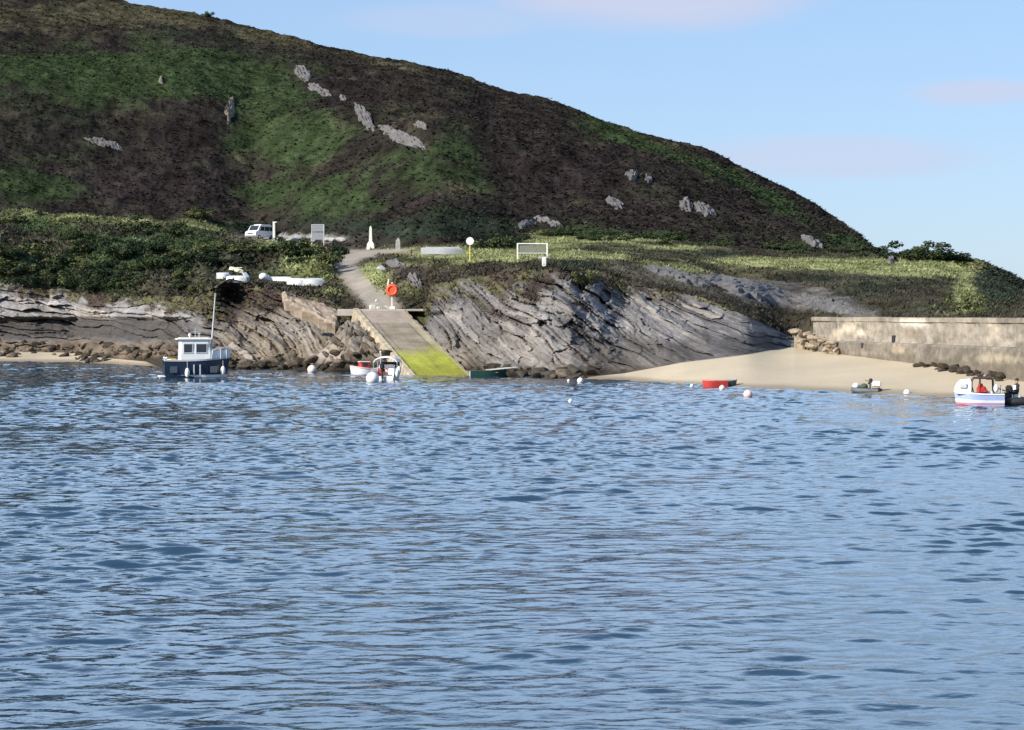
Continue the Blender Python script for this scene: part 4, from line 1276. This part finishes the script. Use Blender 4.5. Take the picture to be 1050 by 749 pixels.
for s in (1, -1):
    fr.append(tube([(.48, s * .5, .62), (.46, s * .5, 1.35), (.35, s * .5, 1.5), (-.55, s * .5, 1.48), (-.68, s * .5, 1.38), (-.72, s * .52, .62)], .035))
    fr.append(cyl((.05, s * .5, .62), (.0, s * .5, 1.48), .025))
for x in (.36, -.55): fr.append(cyl((x, -.5, 1.49), (x, .5, 1.49), .035))
cf = obj('canopy_frame', join(*fr), M_DARK, t, True)
obj('canopy', box((-.1, 0, 1.53), (.95, 1.0, .06), bev=.02), mat('maroon_canvas', (.10, .03, .05), .8, var=.2), cf)
obj('bag', join(box((-.05, .34, .86), (.5, .32, .42), rz=.1, bev=.09), box((.0, .34, 1.12), (.26, .2, .2), rz=.3, bev=.06), box((-.28, .4, .8), (.2, .2, .22), bev=.06)), M_RED, t)
obj('windscreen', box((.42, 0, .95), (.04, .9, .4), ry=.25, bev=.01), M_GLASS, t)
obj('seat', box((-.5, -.1, .55), (.4, .8, .45), bev=.05), M_CREAM, t)
obj('fender', ball((-.82, .6, .95), .14, (1, 1, 1.6)), M_BUOYW, t, True)
obj('stern_rail', tube([(-1.1, .55, .62), (-1.15, .55, 1.1), (-1.15, -.55, 1.1), (-1.1, -.55, .62)], .025), M_STEEL, t, True)
outboard(t, -1.42, .62, M_DARK, 1.0)

# black inflatable with a person at the frame edge
pb = on_water(1049, 416.5) + Vector((0, 1.0, 0))
t = inflatable('inflatable_boat', 'black inflatable boat carrying a person at the right edge', pb, R(178), 2.4, 1.2, .24, M_DARK, None)
outboard(t, -1.25, .6, M_DARK, .9)
obj('seat_box', box((.15, 0, .42), (.4, .75, .36), bev=.05), M_CREAM, t)


def person(loc, rz, label):
    me = bpy.data.meshes.new('person')
    V = [(0, 0, .0), (0, 0, .20), (-.02, 0, .42), (-.02, 0, .52), (.01, 0, .60), (.02, 0, .70), (.02, 0, .78),      # pelvis spine neck head
         (-.01, .19, .46), (.06, .24, .22), (.28, .16, .14), (.36, .14, .13),
         (-.01, -.19, .46), (.06, -.24, .22), (.28, -.16, .14), (.36, -.14, .13),
         (.04, .10, .0), (.44, .13, .03), (.42, .13, -.36), (.54, .13, -.42),
         (.04, -.10, .0), (.44, -.13, .03), (.42, -.13, -.36), (.54, -.13, -.42)]
    E = [(0, 1), (1, 2), (2, 3), (3, 4), (4, 5), (5, 6), (2, 7), (7, 8), (8, 9), (9, 10), (2, 11), (11, 12), (12, 13), (13, 14), (0, 15), (15, 16), (16, 17), (17, 18), (0, 19), (19, 20), (20, 21), (21, 22)]
    Rd = [(.15, .13), (.14, .12), (.16, .12), (.065, .065), (.075, .08), (.098, .085), (.06, .055),
          (.075, .075), (.05, .05), (.038, .038), (.032, .04), (.075, .075), (.05, .05), (.038, .038), (.032, .04),
          (.10, .10), (.075, .075), (.05, .05), (.045, .035), (.10, .10), (.075, .075), (.05, .05), (.045, .035)]
    me.from_pydata(V, E, [])
    o = bpy.data.objects.new('person', me); COL.objects.link(o)
    md = o.modifiers.new('skin', 'SKIN'); sv = me.skin_vertices[0].data
    for i, r_ in enumerate(Rd): sv[i].radius = r_
    sv[0].use_root = True
    ss_ = o.modifiers.new('sub', 'SUBSURF'); ss_.levels = ss_.render_levels = 2
    dg = bpy.context.evaluated_depsgraph_get()
    m2 = bpy.data.meshes.new_from_object(o.evaluated_get(dg))
    bpy.data.objects.remove(o)
    for mm in (M_COAT, M_SKIN): m2.materials.append(mm)
    for pl in m2.polygons:
        c = pl.center
        pl.material_index = 1 if (c.z > .535 or (c.x > .31 and c.z > .08)) else 0
        pl.use_smooth = True
    o = bpy.data.objects.new('person', m2); COL.objects.link(o)
    o.location = loc; o.rotation_euler = (0, 0, rz)
    tag(o, label, 'person')
    obj('hair', ball((-.005, 0, .735), .108, (1.05, .92, .85), 16, 10), M_HAIR, o, True)
    obj('life_jacket', join(box((.13, .08, .30), (.06, .13, .3), bev=.025), box((.13, -.08, .30), (.06, .13, .3), bev=.025)), M_BUOYW, o)
    obj('ear', join(ball((.02, .095, .66), .022), ball((.02, -.095, .66), .022)), M_SKIN, o)
    obj('nose', ball((.125, 0, .655), .02), M_SKIN, o)
    obj('eye', join(ball((.108, .035, .685), .012), ball((.108, -.035, .685), .012)), M_DARK, o)
    return o


person(pb + Vector((-.12, .0, .66)), R(195), 'seated person in dark coat aboard the black inflatable boat')

# ------------------------------------------------------------------ buoys
def buoy(px, py_b, dia_px, m, label, band_=None):
    p = on_water(px, py_b)
    r_ = dia_px / F * p.y / 2
    t = thing('buoy', label, 'buoy', p, group='mooring buoys')
    obj('float', ball((0, 0, r_ * .62), r_, (1, 1, .97), 20, 14), m, t, True)
    obj('eye', join(torus((0, 0, r_ * 1.75), r_ * .2, r_ * .06, 14, 6, 'Y'), cyl((0, 0, r_ * 1.4), (0, 0, r_ * 1.62), r_ * .16, r_ * .1)), M_GREY, t, True)
    return t


buoy(382, 392.5, 13.5, M_BUOYW, 'big white buoy floating in front of the motor boat')
buoy(320, 382.2, 9.5, mat('cream_pink_vinyl', (.80, .66, .56), .45), 'cream pink buoy below the left rocks')
buoy(767, 407.6, 9.5, M_PINK, 'pink and white buoy in open water off the beach')
buoy(595, 392.6, 6.5, M_BUOYW, 'white buoy at the left tip of the sand')
buoy(583, 391.4, 3, M_BUOYW, 'tiny white float left of the buoy by the sand tip')
buoy(585, 412.8, 4.5, M_BUOYW, 'little white float alone in the middle of the bay')
buoy(709.5, 397, 4, M_BUOYW, 'small white float left of the red boat')
buoy(740.5, 400, 6, mat('cream_vinyl', (.78, .68, .58), .45), 'cream buoy touching the red boat')
buoy(930, 405, 7, M_BUOYW, 'white buoy right of the inflatable dinghy')

# ------------------------------------------------------------------ boats laid up on the bank
def laid(name, label, px, py, Lpx, Bm, Hm, rz, m, up=True, roll=0, pitch=0):
    p = on_land(px, py)
    L = Lpx / F * p.y
    t = thing(name, label, 'boat', p, rz)
    if up:
        h_ = hull(L, Bm, Hm, draft=.12, rise=.3, floor=.05, th=.04)
        h_ = xf(h_, Matrix.Translation((0, 0, Hm * 1.05)) @ Matrix.Rotation(PI + roll, 4, 'X') @ Matrix.Rotation(pitch, 4, 'Y'))
        obj('hull', h_, m, t, True)
        obj('keel', box((0, 0, Hm * 1.05 + .13), (L * .8, .05, .07)), M_LGREY, t)
    else:
        Mx = Matrix.Translation((0, 0, .18)) @ Matrix.Rotation(roll, 4, 'X') @ Matrix.Rotation(pitch, 4, 'Y')
        obj('hull', xf(hull(L, Bm, Hm, draft=.15, rise=.3, floor=.05, th=.04), Mx), m, t, True)
        for x in (-.25, .15): obj('thwart', xf(box((x * L, 0, Hm * .7), (.2, Bm * .85, .04)), Mx), M_VARN, t)
    return t


laid('dinghy', 'white upturned dinghy at the left end of the boats on the bank', 229, 286, 14, .9, .45, R(10), M_WHITE)
laid('dinghy', 'white dinghy lying in the middle of the heap of boats on the bank', 243, 290, 20, 1.1, .5, R(-12), M_WHITE, True)
laid('dinghy', 'white dinghy tipped on its side at the right of the heap', 253, 289, 11, 1.0, .55, R(60), M_WHITE, False, R(-50))
laid('dinghy', 'yellowish dinghy propped behind the heap of white boats', 243, 279, 15, .7, .3, R(-20), mat('yellowed_gelcoat', (.72, .66, .42), .5), True, 0, R(-12))
laid('canoe', 'long thin white canoe lying beside the white float', 287, 288.5, 30, .55, .28, R(-14), M_WHITE)
laid('dinghy', 'white upturned boat between the canoe and the grey boat', 305, 292.5, 20, 1.1, .5, R(-12), M_WHITE)
laid('dinghy', 'grey upturned boat at the right end of the bank row', 322, 293, 22, 1.2, .55, R(-8), M_LGREY)
p = on_land(270, 287)
o = obj('white_float', join(ball((0, 0, .32), .42, (1.1, 1, .9), 16, 10), cyl((.4, 0, .35), (.6, 0, .35), .06)), M_WHITE, None, True); o.location = p
tag(o, 'round white float at the end of the canoe on the bank', 'float')
laid('rowing_boat', 'long grey upturned boat on the grass by the track', 453, 261, 43, 1.3, .55, R(2), mat('faded_grey_paint', (.42, .42, .43), .6, var=.15))

# ------------------------------------------------------------------ campervan
pv = on_land(267, 246)
t = thing('campervan', 'white campervan parked on the gravel beside a white post', 'van', pv, R(238))
prof_ = [(-2.3, .38), (-2.36, 1.0), (-2.28, 1.75), (-2.12, 2.0), (-1.8, 2.06), (.9, 2.06), (1.2, 1.98), (1.72, 1.28), (2.22, 1.08), (2.34, .85), (2.36, .42), (2.2, .3)]
rings = []
for (y, ins) in ((-.93, .06), (-.96, 0), (-.90, .0), (.90, 0), (.96, 0), (.93, .06)):
    rings.append([(x * (1 - ins * .3), y * (1 - .10 * max(0, (z - 1.2) / .9)), .3 + (z - .3) * (1 - ins * .25)) for x, z in prof_])
bd = obj('body', loft(rings), M_WHITE, t)
for s in (1, -1):
    for (x0, x1) in ((-1.95, -1.05), (-.95, .15), (.25, 1.05)):
        yy = s * .905
        obj('window', xf(box(((x0 + x1) / 2, 0, 1.55), (x1 - x0, .05, .58), bev=.02), Matrix.Translation((0, yy, 0)) @ Matrix.Rotation(0, 4, 'X')), M_GLASS, t)
obj('windscreen', box((1.50, 0, 1.66), (.05, 1.5, .82), ry=-.64, bev=.02), M_GLASS, t)
obj('rear_window', box((-2.30, 0, 1.55), (.05, 1.35, .5), ry=.1, bev=.02), M_GLASS, t)
obj('bumper', box((2.36, 0, .5), (.18, 1.8, .24), bev=.06), M_GREY, t)
obj('bumper', box((-2.36, 0, .5), (.18, 1.8, .24), bev=.06), M_GREY, t)
for s in (1, -1):
    obj('headlight', box((2.3, s * .66, .86), (.12, .3, .18), bev=.04), M_STEEL, t)
    obj('tail_light', box((-2.36, s * .84, 1.05), (.06, .12, .4), bev=.02), M_RED, t)
    obj('wing_mirror', box((1.25, s * 1.05, 1.35), (.12, .2, .24), bev=.04), M_DARK, t)
    for x in (-1.4, 1.42):
        w = obj('wheel', cyl((x, s * .78, .33), (x, s * .97, .33), .33, n=20), M_DARK, t)
        obj('rim', cyl((x, s * .96, .33), (x, s * .99, .33), .2, n=16), M_STEEL, w)
obj('grille', box((2.37, 0, .82), (.05, .9, .16), bev=.02), M_DARK, t)
obj('pop_top', box((-.5, 0, 2.11), (2.4, 1.4, .14), bev=.06), M_WHITE, t)

# ------------------------------------------------------------------ posts and signs
def post_thing(name, label, cat, px, py, parts, rz=0.0, sink=.1):
    p = on_land(px, py)
    t = thing(name, label, cat, p - Vector((0, 0, sink)), rz)
    for (nm, geo, m, sm) in parts: obj(nm, geo, m, t, sm)
    return t


post_thing('marker_post', 'tall white marker post beside the campervan', 'post', 281, 246, [('post', box((0, 0, 1.3), (.34, .34, 2.6), bev=.04), M_CREAM, False), ('cap', box((.12, 0, 2.62), (.62, .3, .16), bev=.03), M_CREAM, False)])
post_thing('information_board', 'grey two panel information board on posts by the parking place', 'sign', 326.5, 251, [
    ('panel', box((0, 0, 2.2), (1.45, .1, .85), bev=.02), M_GREY, False), ('panel', box((0, 0, 1.2), (1.4, .1, .95), bev=.02), M_GREY, False),
    ('post', box((-.78, .0, 1.3), (.12, .14, 2.7), bev=.02), M_LGREY, False), ('post', box((.78, 0, 1.3), (.12, .14, 2.7), bev=.02), M_LGREY, False), ('top_rail', box((0, 0, 2.68), (1.7, .16, .1), bev=.02), M_LGREY, False)])
post_thing('white_pillar', 'slender white pillar with a wide base beside the track', 'pillar', 380.5, 255.5, [
    ('base', loft([[(-.5, -.45, 0), (.5, -.45, 0), (.5, .45, 0), (-.5, .45, 0)], [(-.42, -.4, .7), (.42, -.4, .7), (.42, .4, .7), (-.42, .4, .7)], [(-.2, -.2, 1.05), (.2, -.2, 1.05), (.2, .2, 1.05), (-.2, .2, 1.05)]]), M_CREAM, False),
    ('shaft', loft([[(-.2, -.2, 1.0), (.2, -.2, 1.0), (.2, .2, 1.0), (-.2, .2, 1.0)], [(-.14, -.14, 2.7), (.14, -.14, 2.7), (.14, .14, 2.7), (-.14, .14, 2.7)], [(-.02, -.02, 2.95), (.02, -.02, 2.95), (.02, .02, 2.95), (-.02, .02, 2.95)]]), M_CREAM, False)])
post_thing('stone_post', 'short grey stone post with pointed top behind the grass', 'post', 408.5, 256, [('post', loft([[(-.3, -.2, 0), (.3, -.2, 0), (.3, .2, 0), (-.3, .2, 0)], [(-.25, -.17, 1.1), (.25, -.17, 1.1), (.25, .17, 1.1), (-.25, .17, 1.1)], [(.0, -.1, 1.5), (.15, -.1, 1.4), (.15, .1, 1.4), (.0, .1, 1.5)]]), M_STONE, False)])
post_thing('wooden_bollard', 'short brown wooden bollard left of the grey upturned boat', 'bollard', 421, 263, [('post', cyl((0, 0, 0), (0, 0, .8), .16, .14, 10), M_WOOD, True), ('rail', box((.55, .0, .72), (1.6, .1, .14), bev=.02), M_WOOD, False)])
post_thing('road_sign', 'round white sign on a yellow post in the grass', 'sign', 481.8, 268, [('post', cyl((0, 0, 0), (0, 0, 1.85), .06, n=10), M_YELLOW, True),
    ('disc', cyl((0, -.07, 2.0), (0, -.10, 2.0), .36, n=28), M_WHITE, False), ('backing', cyl((0, -.04, 2.0), (0, -.066, 2.0), .38, n=28), M_LGREY, False)])
post_thing('notice_board', 'white post and rail frame with grey board standing on the grass', 'board', 546.5, 265.5, [
    ('post', box((-1.38, 0, .75), (.16, .16, 1.6), bev=.03), M_CREAM, False), ('post', box((1.38, -.2, .75), (.16, .16, 1.6), bev=.03), M_CREAM, False),
    ('top_rail', box((0, -.1, 1.5), (2.9, .12, .11), rz=-.07, bev=.02), M_CREAM, False), ('panel', box((0, -.06, 1.0), (2.5, .06, .7), rz=-.07, bev=.01), mat('grey_green_board', (.17, .18, .14), .8, var=.2), False), ('lower_rail', box((0, -.1, .62), (2.6, .1, .07), rz=-.07), M_LGREY, False)])
post_thing('low_post', 'low white post at the grass edge under the white frame', 'post', 558, 273, [('post', box((0, 0, .4), (.36, .22, .8), bev=.03), M_CREAM, False), ('crossbar', box((-.1, 0, .82), (.8, .12, .1), bev=.02), M_LGREY, False)])
# stones along the edge of the parking place
rr3 = random.Random(9)
me = rock_mesh(520, 3); me.materials.append(M_STONE)
for k in range(16):
    px = 288 + 62 * k / 15 + rr3.uniform(-1.5, 1.5)
    p = on_land(px, 249.0 + rr3.uniform(-1, 1))
    s = rr3.uniform(.35, .7)
    put_rock('edging_stone', me, p + Vector((0, 0, .25)), (s * 1.7, s, s), (0, 0, rr3.uniform(0, 6)), None, 'grey edging stone in the row beside the parking place', 'stone', 'edging stones by the parking place')
# lifebuoy
pl_ = at(402, 316.5, 213.4); pl_.z = 5.42
t = thing('lifebuoy_station', 'orange red lifebuoy on a white post at the slipway head', 'lifebuoy', pl_)
obj('post', join(box((.0, .12, 1.2), (.12, .1, 2.5), bev=.02), box((-.38, .16, 2.2), (.14, .1, 1.1), ry=.12, bev=.02)), M_CREAM, t)
obj('base_block', box((.05, .1, .12), (.5, .4, .26), bev=.04), M_WHITE, t)
hs = obj('housing', join(cyl((0, .05, 1.75), (0, -.10, 1.75), .58, .56, 28)), M_ORANGE, t)
obj('ring', torus((0, -.16, 1.75), .40, .11, 28, 10, 'Y'), mat('bright_orange_ring', (.82, .13, .05), .45), t, True)
obj('centre_plate', cyl((0, -.1, 1.75), (0, -.17, 1.75), .30, n=24), M_ORANGE, t)
o = obj('driftwood', join(tube([(-.9, 0, .05), (0, .1, .4), (.8, 0, .75)], [.12, .1, .06])), M_CREAM); o.location = at(391, 312, 214.8); o.location.z = 5.5; o.rotation_euler = (0, .9, .3)
tag(o, 'pale weathered beam leaning left of the lifebuoy post', 'beam')

# ------------------------------------------------------------------ light, sky, camera
SUN_EL, SUN_AZ = R(30), R(236)       # azimuth clockwise from +Y
sd = Vector((math.sin(SUN_AZ) * math.cos(SUN_EL), math.cos(SUN_AZ) * math.cos(SUN_EL), math.sin(SUN_EL)))
sl = bpy.data.lights.new('sun', 'SUN'); sl.energy = 4.2; sl.angle = R(.53); sl.color = (1, .93, .82)
so = bpy.data.objects.new('sun', sl); COL.objects.link(so)
so.rotation_euler = sd.to_track_quat('Z', 'Y').to_euler()
so.location = (-60, -40, 80)

w = bpy.data.worlds.new('World'); S.world = w; w.use_nodes = True
nt = w.node_tree
bg = nt.nodes['Background']
sk = nt.nodes.new('ShaderNodeTexSky'); sk.sky_type = 'NISHITA'; sk.sun_disc = False
sk.sun_elevation = SUN_EL; sk.sun_rotation = SUN_AZ
sk.air_density = 1.0; sk.dust_density = 0.3; sk.ozone_density = 4.0; sk.altitude = 0
tc = nt.nodes.new('ShaderNodeTexCoord')
mp = nt.nodes.new('ShaderNodeMapping'); mp.inputs['Scale'].default_value = (9, 9, 34); mp.inputs['Location'].default_value = (.4, 0, .35)
nt.links.new(tc.outputs['Generated'], mp.inputs['Vector'])
cn = nt.nodes.new('ShaderNodeTexNoise'); cn.inputs['Scale'].default_value = 1.0; cn.inputs['Detail'].default_value = 6; cn.inputs['Roughness'].default_value = .5
nt.links.new(mp.outputs[0], cn.inputs['Vector'])
def wn(op, x, y=None, z=None):
    n = nt.nodes.new('ShaderNodeMath'); n.operation = op
    for i, q in enumerate((x, y, z)):
        if q is None: continue
        if isinstance(q, (int, float)): n.inputs[i].default_value = q
        else: nt.links.new(q, n.inputs[i])
    return n.outputs[0]


def wmap(x, a, b, c=0.0, d=1.0):
    n = nt.nodes.new('ShaderNodeMapRange'); n.interpolation_type = 'SMOOTHSTEP'
    for k, q in zip(('From Min', 'From Max', 'To Min', 'To Max'), (a, b, c, d)): n.inputs[k].default_value = q
    nt.links.new(x, n.inputs['Value'])
    return n.outputs[0]


sx = nt.nodes.new('ShaderNodeSeparateXYZ'); nt.links.new(tc.outputs['Generated'], sx.inputs[0])
noise = cn.outputs['Fac']
bank = None
for (a0, e0, ra, re_, st_) in ((.065, .136, .10, .022, .95), (.195, .092, .04, .008, .8), (.13, .066, .09, .012, .6), (-.03, .125, .07, .010, .35), (-.12, .155, .10, .014, .6)):
    dx_ = wn('DIVIDE', wn('SUBTRACT', sx.outputs[0], a0), ra); de_ = wn('DIVIDE', wn('SUBTRACT', sx.outputs[2], e0), re_)
    d_ = wn('ADD', wn('MULTIPLY', dx_, dx_), wn('MULTIPLY', de_, de_))
    q_ = wn('SUBTRACT', wn('ADD', noise, .42), d_)
    f_ = wn('MULTIPLY', wmap(q_, .1, .9), st_)
    fr_ = wn('MULTIPLY', f_, wmap(sx.outputs[1], 0.0, .2))
    bank = fr_ if bank is None else wn('MAXIMUM', bank, fr_)
cn2 = nt.nodes.new('ShaderNodeTexNoise'); cn2.inputs['Scale'].default_value = 2.6; cn2.inputs['Detail'].default_value = 5
mp2 = nt.nodes.new('ShaderNodeMapping'); mp2.inputs['Scale'].default_value = (1, 1, 2.2)
nt.links.new(tc.outputs['Generated'], mp2.inputs['Vector']); nt.links.new(mp2.outputs[0], cn2.inputs['Vector'])
high = wn('MULTIPLY', wn('MULTIPLY', wn('MULTIPLY', wmap(sx.outputs[2], .135, .21), wmap(sx.outputs[2], .50, .26)), wmap(sx.outputs[1], -.1, .35)), wmap(cn2.outputs['Fac'], .36, .60, .5, .95))     # unseen cloud band added above the frame to brighten the sea's reflection
cover = bank
tint = nt.nodes.new('ShaderNodeMix'); tint.data_type = 'RGBA'; tint.blend_type = 'MULTIPLY'; tint.inputs[0].default_value = 1
tint.inputs[7].default_value = (1.25, 1.51, 1.92, 1)
gm = nt.nodes.new('ShaderNodeGamma'); gm.inputs['Gamma'].default_value = .5     # gamma evens out sky brightness to keep the sea's reflections bright
nt.links.new(sk.outputs[0], gm.inputs['Color']); nt.links.new(gm.outputs[0], tint.inputs[6])
mx = nt.nodes.new('ShaderNodeMix'); mx.data_type = 'RGBA'
mx.inputs[7].default_value = (3.15, 3.42, 4.4, 1)
nt.links.new(tint.outputs[2], mx.inputs[6]); nt.links.new(cover, mx.inputs[0])
nt.links.new(mx.outputs[2], bg.inputs['Color'])
mxh = nt.nodes.new('ShaderNodeMix'); mxh.data_type = 'RGBA'; mxh.inputs[7].default_value = (5.6, 7.7, 10.6, 1)
nt.links.new(mx.outputs[2], mxh.inputs[6]); nt.links.new(high, mxh.inputs[0]); nt.links.new(mxh.outputs[2], bg.inputs['Color'])
bg.inputs['Strength'].default_value = .12

cam = bpy.data.cameras.new('camera'); co = bpy.data.objects.new('camera', cam); COL.objects.link(co)
co.location = (0, 0, H); co.rotation_euler = (R(90), 0, 0)
cam.sensor_fit = 'HORIZONTAL'; cam.sensor_width = 36; cam.lens = 36 * F / 1050
cam.shift_y = -(374.5 - HY) / 1050
cam.clip_start = .5; cam.clip_end = 30000
S.camera = co
S.view_settings.view_transform = 'Standard'; S.view_settings.look = 'None'
S.view_settings.exposure = 0.7; S.view_settings.gamma = 1
S.render.engine = 'CYCLES'
S.cycles.max_bounces = 5; S.cycles.use_denoising = True
